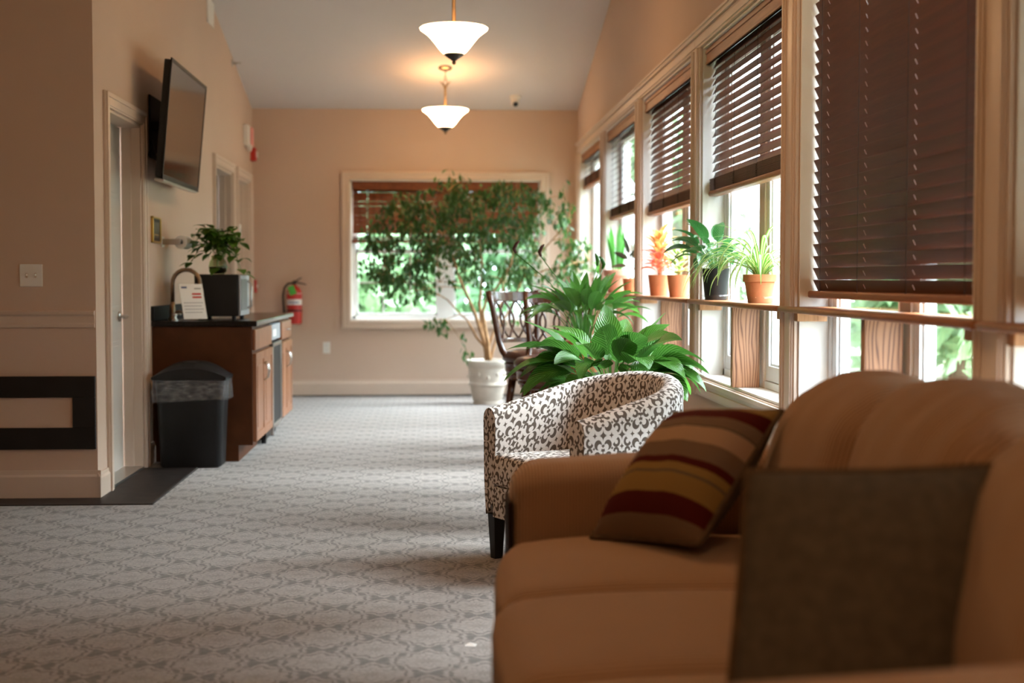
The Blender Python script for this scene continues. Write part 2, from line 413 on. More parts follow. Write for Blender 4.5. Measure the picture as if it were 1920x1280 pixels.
# ================================================================== room shell
XL, XR, YF = -1.80, 1.45, 14.35
YN = 7.70                       # face of the wall that looks back at the camera
RIDGE = 5.0
def ceil_z(y): return 2.87 + .216 * (YF - y) if y > RIDGE else 2.87 + .216 * (YF - RIDGE) - .216 * (RIDGE - y)
struct(box(-6, 1.7, -3.2, 14.6, -.1, 0).build('floor', 'carpet'), 'grey beige damask patterned carpet')
struct(box(-6, -1.475, 7.46, YN + .001, .0, .004).build('floor_border', 'dark_floor'), 'dark hard floor strip at the wall')
struct(box(-1.9, -1.475, YN, 8.90, .0, .004).build('floor_threshold', 'dark_floor'), 'dark hard floor patch in front of the door')
tr = MB().box(-1.478, -1.462, 7.45, 8.90, .0, .007); tr.box(-6, -1.462, 7.445, 7.46, .0, .007)
struct(tr.build('trim_1', 'dark_strip'), 'dark edging strip between hard floor and carpet')
def slope_box(mb, x0, x1, ya, yb, z0, za=None, zb=None):
    za = ceil_z(ya) if za is None else za; zb = ceil_z(yb) if zb is None else zb
    mb.add([(x0, ya, z0), (x1, ya, z0), (x1, yb, z0), (x0, yb, z0), (x0, ya, za), (x1, ya, za), (x1, yb, zb), (x0, yb, zb)],
           [(0, 3, 2, 1), (4, 5, 6, 7), (0, 1, 5, 4), (1, 2, 6, 5), (2, 3, 7, 6), (3, 0, 4, 7)])
# ceiling: sloping down to the far wall, and down again behind the camera
cb = MB()
for ya, yb, xa in ((RIDGE, YN, -6), (-3.2, RIDGE, -6), (YN, 14.6, -2.2)):
    zs = [ceil_z(ya), ceil_z(yb)]
    cb.add([(xa, ya, zs[0]), (1.7, ya, zs[0]), (1.7, yb, zs[1]), (xa, yb, zs[1]), (xa, ya, zs[0] + .2), (1.7, ya, zs[0] + .2), (1.7, yb, zs[1] + .2), (xa, yb, zs[1] + .2)],
           [(0, 3, 2, 1), (4, 5, 6, 7), (0, 1, 5, 4), (1, 2, 6, 5), (2, 3, 7, 6), (3, 0, 4, 7)])
struct(cb.build('ceiling', 'ceiling_paint'), 'off-white ceiling sloping down to the far wall')
# left wall with three doorways
DOORS = [(8.005, 8.915), (11.86, 12.89), (13.20, 14.10)]
DH = 2.12; WT = .17
wl = MB(); ys = [YN]
for a, b in DOORS: ys += [a, b]
ys.append(14.6)
for i in range(0, len(ys), 2): slope_box(wl, XL - WT, XL, ys[i], ys[i + 1], 0)
for a, b in DOORS: slope_box(wl, XL - WT, XL, a, b, DH)
struct(wl.build('wall_left', 'wall_paint'), 'beige painted wall with the television and counter')
struct(box(-6, XL - WT, YN, YN + .16, 0, ceil_z(YN)).build('wall_return', 'wall_paint'), 'beige wall facing the camera with chair rail')
# side and back walls of the part of the room behind the camera
wb = MB(); slope_box(wb, -6.2, -6.0, RIDGE, YN + .16, 0); slope_box(wb, -6.2, -6.0, -3.2, RIDGE, 0)
struct(wb.build('wall_side', 'wall_paint'))
struct(box(-6.2, 1.7, -3.4, -3.2, 0, ceil_z(-3.2)).build('wall_back', 'wall_paint'))
# far wall with one wide window
FW = (-.835, 1.08, .76, 2.165)   # opening x0 x1 z0 z1
wf = MB()
wf.box(XL - WT, FW[0], YF, YF + .2, 0, 2.95); wf.box(FW[1], 1.7, YF, YF + .2, 0, 2.95)
wf.box(FW[0], FW[1], YF, YF + .2, 0, FW[2]); wf.box(FW[0], FW[1], YF, YF + .2, FW[3], 2.95)
struct(wf.build('wall_far', 'wall_paint'), 'beige far wall around the wide window')
# right wall with the row of tall windows
MC = [1.49, 3.60, 5.70, 7.76, 9.96, 12.08, 14.19]      # centres of the piers
PW = .105; Z0, Z1 = .64, 2.42; RT = 1.66
OPEN = [(MC[i] + PW, MC[i + 1] - PW) for i in range(6)][::-1]   # window_1 is the farthest
wr = MB()
edges = [-3.2] + [q for a, b in OPEN[::-1] for q in (a, b)] + [14.6]
for i in range(0, len(edges), 2):
    ya, yb = edges[i], edges[i + 1]
    if ya < RIDGE < yb: slope_box(wr, XR, RT, ya, RIDGE, 0); slope_box(wr, XR, RT, RIDGE, yb, 0)
    else: slope_box(wr, XR, RT, ya, yb, 0)
for a, b in OPEN:
    wr.box(XR, RT, a, b, 0, Z0)
    if a < RIDGE < b: slope_box(wr, XR, RT, a, RIDGE, Z1); slope_box(wr, XR, RT, RIDGE, b, Z1)
    else: slope_box(wr, XR, RT, a, b, Z1)
struct(wr.build('wall_right', 'wall_paint'), 'beige wall with the row of tall windows')
# baseboards: moulded profile swept along a wall
def base_prof(mb, p0, p1, nrm, h=.135, t=.018):
    n = Vector((nrm[0], nrm[1], 0)); d = Vector(p1) - Vector(p0)
    pr = [(0, 0), (t, 0), (t, h * .78), (t * .55, h * .86), (t * .45, h), (0, h)]
    mb.extrude([Vector(p0) + n * a + Vector((0, 0, b)) for a, b in pr], d)
bl = MB()
for a, b in ((YN - .018, DOORS[0][0] - .085), (9.0, 9.2), (11.52, 11.775), (12.975, 13.115), (14.185, YF)): base_prof(bl, (XL, a, 0), (XL, b, 0), (1, 0))
struct(bl.build('baseboard_left', 'cream_trim'))
b_ = MB(); base_prof(b_, (-6, YN, 0), (XL + .018, YN, 0), (0, -1), .15); struct(b_.build('baseboard_return', 'cream_trim'), 'cream baseboard below the chair rail wall')
b_ = MB(); base_prof(b_, (XL, YF, .012), (XR, YF, .012), (0, -1), .15); struct(b_.build('baseboard_far', 'cream_trim'), 'cream baseboard along the far wall')
struct(box(XL, XR, YF - .035, YF, 0, .012).build('trim_2', 'dark_strip'), 'dark gap strip under the far baseboard')
b_ = MB(); base_prof(b_, (XR, -3, 0), (XR, YF, 0), (-1, 0)); struct(b_.build('baseboard_right', 'cream_trim'))
# chair rail on the return wall
cr = MB(); pr = [(0, .915), (.012, .915), (.014, .93), (.010, .94), (.010, .975), (.022, .985), (.024, 1.0), (.012, 1.006), (0, 1.006)]
cr.extrude([(-6, YN - a, b) for a, b in pr], (6 - 1.805, 0, 0))
struct(cr.build('trim_3', 'cream_trim', bev=.002), 'cream chair rail moulding on the near wall')

# ---------------------------------------------------------------- doors
def casing(mb, a, b, h, x, cw=.085):
    """moulded casing around a doorway in the left wall: two legs and a head, stepped profile"""
    for s0, s1, t in ((0, cw, .016), (.010, cw - .012, .022), (cw - .030, cw - .004, .028)):
        mb.box(x, x + t, a - s1, a - s0, 0, h + s1); mb.box(x, x + t, b + s0, b + s1, 0, h + s1); mb.box(x, x + t, a - s0 - .001, b + s0 + .001, h + s0, h + s1)
def door(idx, a, b, slab_mat, label, panels=True):
    root = sroot('door_%d' % idx, label, (0, 0, 0))
    cm = MB(); casing(cm, a, b, DH, XL); cm.build('casing', 'cream_trim', root, bev=.003)
    jm = MB(); jm.box(XL - WT, XL, a, a + .018, 0, DH); jm.box(XL - WT, XL, b - .018, b, 0, DH); jm.box(XL - WT, XL, a, b, DH - .018, DH)
    jm.box(XL - WT + .055, XL - .055, b - .030, b - .018, 0, DH); jm.box(XL - WT + .055, XL - .055, a + .018, a + .030, 0, DH)
    jm.build('jamb', 'cream_trim', root, bev=.002)
    xs = XL - .118
    slab = box(xs - .04, xs, a + .022, b - .034, .012, DH - .022).build('slab', slab_mat, root, bev=.002)
    if panels:
        w_ = (b - a) - .05; st = .11; pw = (w_ - 3 * st) / 2
        for i in range(2):
            y0 = a + .022 + st + i * (pw + st)
            for z0, z1 in ((.24, .80), (.98, 1.52), (1.66, 1.93)):
                mb = MB(); mb.box(xs, xs + .006, y0, y0 + pw, z0, z1)
                mb.box(xs + .004, xs + .011, y0 + .03, y0 + pw - .03, z0 + .03, z1 - .03)
                mb.build('panel', slab_mat, slab, bev=.004)
    return root, slab, xs
r1, s1, xs = door(1, *DOORS[0], 'door_paint', 'pale six-panel door beside the near wall corner')
hd = MB(); hd.lathe([(.0, 0), (.030, 0), (.032, .006), (.026, .012), (.012, .014), (.011, .045), (.0, .047)], 16, (xs, 8.80, .945), 'x', cap=False)
hd.tube([(xs + .045, 8.80, .945), (xs + .05, 8.79, .945), (xs + .052, 8.74, .943), (xs + .05, 8.69, .940)], [.010, .011, .009, .008], 8)
hd.build('lever_handle', 'steel', r1, smooth='auto', label='brushed steel lever handle')
struct(box(XL - WT, XL + .005, 8.02, 8.90, .004, .016).build('threshold', 'steel', r1) and r1)
r2, s2, xs = door(2, *DOORS[1], 'black_paint', 'dark recessed door in the first far doorway', False)
for z0, z1 in ((.25, .95), (1.1, 1.95)): box(xs, xs + .006, 12.0, 12.75, z0, z1).build('glass_panel', 'black_matte', s2, bev=.002)
for z0 in (1.35, 1.62): box(xs + .006, xs + .008, 12.3, 12.55, z0, z0 + .2).build('notice', 'grey_print', s2)
r3, s3, xs = door(3, *DOORS[2], 'door_paint', 'pale recessed door in the doorway nearest the far corner')
pb = MB(); pb.box(xs, xs + .05, 13.32, 13.42, .85, 1.15); pb.build('push_plate', 'steel', r3, bev=.004)

# ---------------------------------------------------------------- tall windows on the right wall
def pier_trim(mb, y0, y1, z0, z1, x=XR):
    w_ = y1 - y0
    mb.box(x - .016, x, y0, y1, z0, z1)
    mb.box(x - .024, x, y0 + .012, y0 + .050, z0, z1); mb.box(x - .024, x, y1 - .050, y1 - .012, z0, z1)
    mb.box(x - .030, x, y0 + .020, y0 + .036, z0, z1); mb.box(x - .030, x, y1 - .036, y1 - .020, z0, z1)
for i, c in enumerate(MC):
    t = MB(); pier_trim(t, c - PW, c + PW, .545, Z1 + .0)
    struct(t.build('trim_%d' % (10 + i), 'cream_trim', bev=.003), 'moulded casing on a pier between tall windows')
GX = 1.605       # glass plane
def make_right_window(idx, a, b):
    root = sroot('window_%d' % idx, 'tall white casement window pair in the right wall')
    hm = MB()
    for z0, z1, t in ((Z1, Z1 + .10, .016), (Z1 + .012, Z1 + .05, .024), (Z1 + .066, Z1 + .096, .032), (Z1 + .085, Z1 + .10, .042)):
        hm.box(XR - t, XR, a - PW * .97, b + PW * .97, z0, z1)
    hm.build('head_casing', 'cream_trim', root, bev=.003)
    sm = MB()
    for z0, z1, t in ((Z0 - .095, Z0, .016), (Z0 - .085, Z0 - .05, .024), (Z0 - .03, Z0 - .006, .030)):
        sm.box(XR - t, XR, a - .001, b + .001, z0, z1)
    sm.build('sill_casing', 'cream_trim', root, bev=.003)
    jm = MB(); jm.box(XR + .001, GX - .02, a, a + .012, Z0, Z1); jm.box(XR + .001, GX - .02, b - .012, b, Z0, Z1); jm.box(XR + .001, GX - .02, a, b, Z1 - .012, Z1)
    jm.build('jamb', 'jamb_white', root, bev=.002)
    box(XR - .004, GX - .02, a, b, Z0, Z0 + .014).build('sill', 'jamb_white', root, bev=.003)
    m = (a + b) / 2
    fr = MB()
    fr.box(GX - .035, GX + .04, a + .012, a + .045, Z0 + .014, Z1 - .012); fr.box(GX - .035, GX + .04, b - .045, b - .012, Z0 + .014, Z1 - .012)
    fr.box(GX - .035, GX + .04, a + .012, b - .012, Z0 + .014, Z0 + .05); fr.box(GX - .035, GX + .04, a + .012, b - .012, Z1 - .05, Z1 - .012)
    fr.build('frame', 'white_vinyl', root, bev=.003)
    box(GX - .04, GX + .04, m - .055, m + .055, Z0 + .014, Z1 - .012).build('mullion', 'cream_trim', root, bev=.003)
    for y0, y1 in ((a + .047, m - .057), (m + .057, b - .047)):
        s_ = MB(); f = .052
        for d_, e_ in ((0, f), (.012, f + .012)):
            xx = (GX - .028, GX + .028) if d_ == 0 else (GX - .016, GX + .016)
            za, zb = Z0 + .052, Z1 - .052
            s_.box(*xx, y0, y0 + e_, za, zb); s_.box(*xx, y1 - e_, y1, za, zb); s_.box(*xx, y0 + e_, y1 - e_, za, za + e_ + .02); s_.box(*xx, y0 + e_, y1 - e_, zb - e_, zb)
        sash = s_.build('sash', 'white_vinyl', root, bev=.002)
        box(GX - .003, GX + .003, y0 + .05, y1 - .05, Z0 + .11, Z1 - .10).build('pane', 'window_glass', sash)
        lk = MB().box(GX - .045, GX - .028, y0 + .012, y0 + .032, .86, .98); lk.box(GX - .055, GX - .03, y0 + .014, y0 + .028, .83, .90)
        lk.build('latch', 'white_vinyl', sash, bev=.004)
for i, (a, b) in enumerate(OPEN): make_right_window(i + 1, a, b)

# ---------------------------------------------------------------- far window (two double-hung units)
root = sroot('window_7', 'wide far window with divided lower sashes'); x0, x1, z0, z1 = FW
t = MB(); cw = .085
for s0, s1, d_ in ((0, cw, .016), (.008, cw - .012, .022), (cw - .03, cw - .004, .03)):
    t.box(x0 - s1, x0 - s0, YF - d_, YF, z0 - s1, z1 + s1); t.box(x1 + s0, x1 + s1, YF - d_, YF, z0 - s1, z1 + s1)
    t.box(x0 - s0, x1 + s0, YF - d_, YF, z1 + s0, z1 + s1); t.box(x0 - s0, x1 + s0, YF - d_, YF, z0 - s1, z0 - s0)
t.build('casing', 'cream_trim', root, bev=.003)
j = MB(); j.box(x0, x0 + .012, YF, YF + .12, z0, z1); j.box(x1 - .012, x1, YF, YF + .12, z0, z1); j.box(x0, x1, YF, YF + .12, z1 - .012, z1); j.box(x0, x1, YF, YF + .12, z0, z0 + .012)
j.build('jamb', 'jamb_white', root)
mx_ = (x0 + x1) / 2; GY = YF + .13
f = MB(); f.box(x0, x0 + .05, GY - .03, GY + .05, z0, z1); f.box(x1 - .05, x1, GY - .03, GY + .05, z0, z1); f.box(mx_ - .08, mx_ + .08, GY - .035, GY + .05, z0, z1)
f.box(x0, x1, GY - .03, GY + .05, z0, z0 + .045); f.box(x0, x1, GY - .03, GY + .05, z1 - .05, z1); f.build('frame', 'white_vinyl', root, bev=.003)
zm = 1.455
for ua, ub in ((x0 + .05, mx_ - .08), (mx_ + .08, x1 - .05)):
    for za, zb, yo in ((z0 + .045, zm + .02, 0.0), (zm - .02, z1 - .05, .03)):
        s_ = MB(); e = .022
        s_.box(ua, ua + e, GY - .015 + yo, GY + .015 + yo, za, zb); s_.box(ub - e, ub, GY - .015 + yo, GY + .015 + yo, za, zb)
        s_.box(ua, ub, GY - .015 + yo, GY + .015 + yo, za, za + e * 1.3); s_.box(ua, ub, GY - .015 + yo, GY + .015 + yo, zb - e * 1.6, zb)
        so = s_.build('sash', 'white_vinyl', root, bev=.002)
        box(ua + .01, ub - .01, GY - .002 + yo, GY + .002 + yo, za + .01, zb - .01).build('pane', 'window_glass', so)
        for q in (1, 2): box(lerp(ua, ub, q / 3) - .007, lerp(ua, ub, q / 3) + .007, GY - .006 + yo, GY + .006 + yo, za, zb).build('muntin', 'white_vinyl', so)
        box(ua, ub, GY - .006 + yo, GY + .006 + yo, (za + zb) / 2 - .007, (za + zb) / 2 + .007).build('muntin', 'white_vinyl', so)

# ================================================================== outdoors
struct(box(1.66, 45, -30, 70, -.6, -.25).build('ground', 'lawn'), 'green lawn outside')
struct(box(-30, 1.66, 14.6, 70, -.6, -.25).build('lawn', 'lawn'))
def outdoor_tree(loc, h, rad, nleaf, label, mat, trunk_h=.3, seed=0, lsz=.16):
    rr = random.Random(seed); root = thing('leafy_tree', label, 'tree', loc, group='trees and bushes outside the windows')
    mb = MB(); mb.tube([(0, 0, 0), (.05, 0, h * .25), (-.04, .03, h * .5), (.02, 0, h * .8)], [rad * .07, rad * .055, rad * .04, .02], 8)
    for q in range(6):
        a = q * 2.4; mb.tube([(0, 0, h * (.2 + .07 * q)), (math.cos(a) * rad * .3, math.sin(a) * rad * .3, h * (.32 + .08 * q)), (math.cos(a) * rad * .65, math.sin(a) * rad * .65, h * (.42 + .08 * q))], [rad * .03, rad * .02, .01], 6)
    mb.build('trunk', 'outdoor_bark', root, smooth=True)
    lb = MB(); clumps = []
    for q in range(26):
        a = rr.uniform(0, 2 * PI); e = rr.uniform(-.9, 1); rr_ = rad * math.sqrt(max(.05, 1 - e * e)) * rr.uniform(.45, .95)
        clumps.append(Vector((math.cos(a) * rr_, math.sin(a) * rr_, h * (trunk_h + (1 - trunk_h) * (.5 + .48 * e)))))
    uvs = []
    for q in range(nleaf):
        c = rr.choice(clumps); d_ = Vector((rr.gauss(0, 1), rr.gauss(0, 1), rr.gauss(0, 1))).normalized() * rad * .36 * rr.random() ** .4
        p = c + d_; p.z = max(.05, p.z)
        n = (d_.normalized() + Vector((rr.gauss(0, .5), rr.gauss(0, .5), .6 + rr.gauss(0, .4)))).normalized(); u_ = n.orthogonal().normalized(); a = rr.uniform(0, 2 * PI)
        u_ = (Matrix.Rotation(a, 3, n) @ u_); v_ = n.cross(u_); s_ = lsz * rr.uniform(.6, 1.3)
        lb.add([p - u_ * s_, p - v_ * s_ * .45 + n * s_ * .1, p + u_ * s_, p + v_ * s_ * .45 + n * s_ * .1], [(0, 1, 2, 3)])
    o = lb.build('foliage', mat, root); o['kind'] = 'stuff'
    return root
TREES = [((-4.6, 20.0), 4.2, 2.0, 'outdoor_leaf', 'leafy tree outside the far window at its outer side by the fire extinguisher'),
         ((-.7, 18.4), 2.6, 1.3, 'outdoor_leaf', 'low pale bush just outside the far window'),
         ((.1, 25.0), 6.0, 2.6, 'outdoor_leaf_dark', 'tall darker tree behind the low bush outside the far window'),
         ((2.9, 19.5), 3.4, 1.6, 'outdoor_leaf', 'bushy tree outside the far window behind the ficus'),
         ((6.0, 16.0), 4.4, 1.8, 'outdoor_leaf', 'leafy tree seen below the lowered blind'),
         ((5.2, 11.2), 2.2, 1.0, 'outdoor_leaf', 'low bush outside beyond the shelf plants'),
         ((8.5, 21.0), 5.5, 2.4, 'outdoor_leaf_dark', 'darker tree farther off outside the lowered blind')]
TREES += [((9.5, 6.0), 5.0, 2.0, 'outdoor_leaf', 'added leafy tree blocking the low sky level with the sofa, out of the frame'),  # trees out of view, added to hold back light from the low sky
          ((9.8, 10.5), 5.4, 2.1, 'outdoor_leaf_dark', 'added leafy tree blocking the low sky level with the armchair, out of the frame'),
          ((10.3, .4), 5.2, 2.0, 'outdoor_leaf', 'added leafy tree blocking the low sky level with the camera, out of the frame')]
for q, ((tx, ty), h, rad, mt, lb_) in enumerate(TREES): outdoor_tree((tx, ty, -.25), h, rad, 5200, lb_, mt, .12, 40 + q, .13 if h < 4 else .17)

# ================================================================== blinds
SW = .050     # slat width
def slat_mesh(name, length, holes, along):
    mb = MB(); t = .0014; hw = SW / 2; L = length / 2
    cuts = [-L] + [q for h in sorted(holes) for q in (h - .004, h + .004)] + [L]
    for i in range(len(cuts) - 1):
        a, b = cuts[i], cuts[i + 1]
        if i % 2 == 0: mb.box(-hw, hw, a, b, -t, t)
        else: mb.box(-hw, -.009, a, b, -t, t); mb.box(.009, hw, a, b, -t, t)
    if along == 'x':
        mb.v = [(p[1], -p[0], p[2]) for p in mb.v]
    return mb.mesh(name)
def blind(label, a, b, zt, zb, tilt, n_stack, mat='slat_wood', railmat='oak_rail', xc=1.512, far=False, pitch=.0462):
    """local frame: y along the blind; -x toward the room; far=True hangs it on the far wall (x along)"""
    m = (a + b) / 2; L = b - a - .02
    root = thing('window_blind', label, 'window blind', (xc, m, zt) if not far else (m, xc, zt), 0 if not far else PI / 2, 'wooden slat blinds')
    T = Matrix.Identity(4)
    v = MB(); v.box(-.045, -.028, -L / 2, L / 2, -.085, 0); v.box(-.052, -.028, -L / 2, L / 2, -.030, -.012); v.box(-.050, -.028, -L / 2, L / 2, -.085, -.070)
    v.build('valance', 'valance_wood' if not far else 'slat_wood_far', root, bev=.003)
    box(-.024, .030, -L / 2 + .01, L / 2 - .01, -.05, -.004).build('head_rail', 'dark_iron', root, bev=.003)
    lad = [-L * .40, -L * .13, L * .15, L * .41] if not far else [-L * .42, -L * .14, L * .14, L * .42]
    me = slat_mesh('slat', L - .012, lad, 'y'); me.materials.append(M[mat])
    drop = zt - zb; stack_h = .034 + n_stack * .0048
    z = -.075
    top_n = int((drop - stack_h - .085) / pitch) + 1
    if n_stack == 0:      # fully lowered: slats run evenly down to the rail
        top_n = round((drop - .082 - .046) / pitch) + 1; pitch = (drop - .082 - .046) / (top_n - 1)
    for i in range(top_n):
        zz = -.082 - i * pitch
        o = bpy.data.objects.new('slat', me); C.objects.link(o); o.parent = root; o.location = (0, rnd.uniform(-.002, .002), zz); o.rotation_euler = (rnd.uniform(-.0015, .0015), tilt + rnd.uniform(-.03, .03), 0)
    for i in range(n_stack):
        o = bpy.data.objects.new('slat', me); C.objects.link(o); o.parent = root; o.location = (rnd.uniform(-.002, .002), rnd.uniform(-.002, .002), -drop + .030 + i * .0048); o.rotation_euler = (0, rnd.uniform(-.02, .02), 0)
    r = MB(); r.rbox((0, 0, -drop + .012), (.030, L / 2 + .004, .014), .009, 2); r.build('bottom_rail', railmat, root, smooth=True)
    for q in lad:
        c = MB()
        for xx in (-.027, .027): c.tube([(xx, q, -.05), (xx, q, -drop + .02)], .0011, 5)
        for i in range(n_stack // 2): c.tube([(-.028, q - .012 + .006 * (i % 3), -drop + .03 + i * .009), (-.034, q, -drop + .03 + i * .009), (-.028, q + .014 - .005 * (i % 3), -drop + .034 + i * .009)], .0013, 4)
        c.build('ladder_cord', 'cord', root)
    return root
ZT = Z1 - .014
UP, DN = R(58), R(-62)
# positive rotation about y lowers the outer (+x) edge
BL = [(0, 2.06, -R(30), 18, 'short raised wooden blind in the window nearest the far corner'),
      (1, 1.67, -R(30), 14, 'half-raised wooden blind with open slats behind the snake plant window'),
      (2, 1.61, -R(65), 13, 'half-raised wooden blind above the red-leaved plant'),
      (3, 1.62, -R(65), 13, 'half-raised wooden blind above the spider plant'),
      (4, 1.10, R(66), 0, 'fully lowered dark brown wooden blind with closed slats'),
      (5, 1.10, R(66), 0, 'lowered brown wooden blind in the window nearest the camera')]
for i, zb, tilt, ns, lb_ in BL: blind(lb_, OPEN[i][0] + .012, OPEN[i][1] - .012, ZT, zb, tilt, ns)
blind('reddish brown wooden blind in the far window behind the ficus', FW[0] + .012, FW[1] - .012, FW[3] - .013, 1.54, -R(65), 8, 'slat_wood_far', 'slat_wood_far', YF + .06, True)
# sticker on the glass of the window above the spider plant
a, b = OPEN[3]
st_ = thing('paper_sticker', 'white printed sticker hanging on glass below the blind', 'sticker', (GX - .008, b - .30, 1.565))
box(-.001, .001, -.19, .19, -.045, .06).build('sheet', 'sticker_film', st_)
for q in range(5): box(-.0025, -.001, -.10, .09 - .02 * (q % 3), .045 - q * .018, .0465 - q * .018).build('print_line', 'grey_print', st_)

# ================================================================== shelves over the sills
SZ = 1.063
SHL = ['oak window shelf nearest the far corner behind the ficus', 'oak window shelf carrying the snake plant', 'oak window shelf carrying the red-leaved plant',
       'oak window shelf carrying the spider plant', 'bare oak window shelf under the lowered blind', 'bare oak window shelf cut off at the frame edge']
for i, (a, b) in enumerate(OPEN):
    r = thing('window_shelf', SHL[i], 'shelf', (1.45, (a + b) / 2, SZ), 0, 'oak window shelves')
    L = (b - a) / 2
    s_ = MB(); s_.box(-.03, .115, -L + .014, L - .014, -.022, 0); s_.box(-.050, -.031, -L - PW + .012, L + PW - .012, -.022, 0)
    s_.build('board', 'oak_rail', r, bev=.003)
    n_ = MB(); e = L + PW - .012
    n_.tube([(-.050, -e, -.011), (-.052, -e + .01, -.011), (-.052, e - .01, -.011), (-.050, e, -.011)], [.010, .0125, .0125, .010], 10)
    n_.build('nosing', 'oak_rail', r, smooth=True)
    box(-.028, .105, -.020, .020, Z0 + .0145 - SZ, -.022).build('post', 'oak_board', r, bev=.003, label='oak board standing under the shelf')
    for sg in (-1, 1): box(-.02, .10, sg * (L - .040) - .025, sg * (L - .040) + .025, -.058, -.022).build('cleat', 'oak', r, bev=.002)

# ================================================================== pendants
def pendant(x, y, label, glow='shade'):
    zr = 2.722; zc = ceil_z(y)
    r = thing('pendant_light', label, 'pendant light', (x, y, zr), 0, 'glass bowl pendants')
    R0 = .212
    prof = [(.058, -.150), (.075, -.138), (.098, -.112), (.128, -.072), (.160, -.036), (.190, -.012), (.208, 0), (R0, .010), (.206, .014), (.196, .008), (.176, -.016), (.148, -.044), (.118, -.078), (.09, -.112), (.066, -.136), (.0, -.143)]
    so = MB().lathe(prof, 40, cap=False).build('shade', glow, r, smooth=True, label='glowing cream glass bowl')
    so.data.materials.append(M['shade_inner'])
    for pq in so.data.polygons:
        if pq.index // 40 >= 8: pq.material_index = 1
    fi = MB(); fi.lathe([(.0, -.150), (.062, -.147), (.060, -.155), (.038, -.172), (.022, -.182), (.014, -.190), (.0, -.19)], 24, cap=False)
    fi.build('finial_cap', 'dark_iron', r, smooth=True)
    MB().lathe([(0, -.216), (.008, -.213), (.012, -.204), (.010, -.194), (.005, -.188), (0, -.186)], 16, cap=False).build('finial', 'bronze', r, smooth=True)
    top = zc - zr
    sl = min(.215, top - .2)
    sl = .225
    MB().lathe([(.0, -.10), (.012, -.10), (.012, sl - .02), (.016, sl - .015), (.016, sl), (.009, sl + .006), (0, sl + .006)], 14, cap=False).build('stem', 'antique_brass', r, smooth='auto')
    # open yoke above the stem
    yk = MB()
    for sg in (-1, 1):
        yk.tube([(0, 0, sl), (sg * .020, 0, sl + .012), (sg * .036, 0, sl + .034), (sg * .050, 0, sl + .044)], [.006, .006, .005, .003], 6)
        yk.tube([(sg * .004, 0, sl), (sg * .020, 0, sl + .034), (sg * .004, 0, sl + .068)], .004, 6)
    yk.build('yoke', 'bronze', r, smooth=True)
    # chain
    z = sl + .060; i = 0
    while z < top - .03:
        pts = [(math.cos(q * PI / 5) * .009, 0, math.sin(q * PI / 5) * .019) for q in range(10)]
        if i % 2: pts = [(p[1], p[0], p[2]) for p in pts]
        MB().tube([(p[0], p[1], p[2] + z + .018) for p in pts], .0028, 5, closed=True).build('chain_link', 'bronze', r, smooth=True); z += .031; i += 1
    cn = MB(); cn.lathe([(.0, -.035), (.012, -.034), (.02, -.024), (.052, -.018), (.064, -.006), (.066, .012), (0, .012)], 28, cap=False)
    o = cn.build('canopy', 'bronze', r, smooth='auto'); o.location = (0, 0, top); o.rotation_euler = (math.atan(-.216) if y > RIDGE else math.atan(.216), 0, 0)
    for q in range(3):
        an = q * 2 * PI / 3; bx_, by_ = .05 * math.cos(an), .05 * math.sin(an)
        MB().lathe([(0, -.09), (.012, -.088), (.013, -.055), (.022, -.035), (.026, -.015), (.018, .002), (0, .006)], 12, (bx_, by_, 0), cap=False).build('bulb', 'shade_inner', r, smooth=True)
    ld = bpy.data.lights.new('pendant_bulb', 'POINT'); ld.energy = LAMP_W; ld.color = LAMP_COL; ld.shadow_soft_size = .05
    lo = bpy.data.objects.new('bulb_light', ld); C.objects.link(lo); lo.parent = r; lo.location = (0, 0, .045)
pendant(.13, 8.94, 'near glass bowl pendant hanging from the long rod'); pendant(.112, 13.2, 'farther glass bowl pendant with its canopy in view near the far wall')
pendant(.13, 4.7, 'added glass bowl pendant above the sofa, out of the frame', 'shade_added'); pendant(.13, .45, 'added glass bowl pendant above the camera, out of the frame', 'shade_added')  # unseen pendants added for warm light on the sofa and near walls
pendant(-3.3, -.6, 'added glass bowl pendant over the open area behind the camera, out of the frame', 'shade_added')

# dome camera, sprinkler, vent
y = 13.96; r = thing('security_camera', 'small white dome security camera on the sloping ceiling', 'camera', (.80, y, ceil_z(y)))
MB().lathe([(0, -.035), (.040, -.034), (.056, -.02), (.058, .01), (0, .01)], 24, cap=False).build('mount', 'white_plastic', r, smooth='auto', rot=(math.atan(-.216), 0, 0))
hd = MB(); hd.lathe([(0, -.042), (.030, -.040), (.041, -.01), (.036, .03), (0, .045)], 20, cap=False); h_ = hd.build('head', 'white_plastic', r, smooth=True, loc=(-.005, -.015, -.055), rot=(R(-55), 0, R(10)))
MB().lathe([(0, -.046), (.026, -.045), (.027, -.036), (0, -.036)], 20, cap=False).build('lens', 'black_plastic', h_, smooth='auto')
r = thing('sprinkler_head', 'small sidewall sprinkler high on the wall by the ceiling', 'sprinkler', (XL, 12.97, 3.11))
m = MB(); m.lathe([(0, 0), (.035, 0), (.034, .006), (.012, .01), (.010, .05), (0, .05)], 16, cap=False, axis='x'); m.build('body', 'steel', r, smooth='auto')
MB().box(.05, .075, -.02, .02, -.002, .002).box(.07, .075, -.02, .02, -.012, .012).build('deflector', 'steel', r)
r = thing('wall_vent', 'white louvred return air vent high on the left wall', 'vent', (XL, 11.70, 3.42))
f = MB(); f.box(0, .012, -.16, .16, -.20, -.175); f.box(0, .012, -.16, .16, .175, .20); f.box(0, .012, -.16, -.135, -.2, .2); f.box(0, .012, .135, .16, -.2, .2); f.build('frame', 'white_plastic', r, bev=.003)
box(0, .002, -.14, .14, -.18, .18).build('backing', 'grey_print', r)
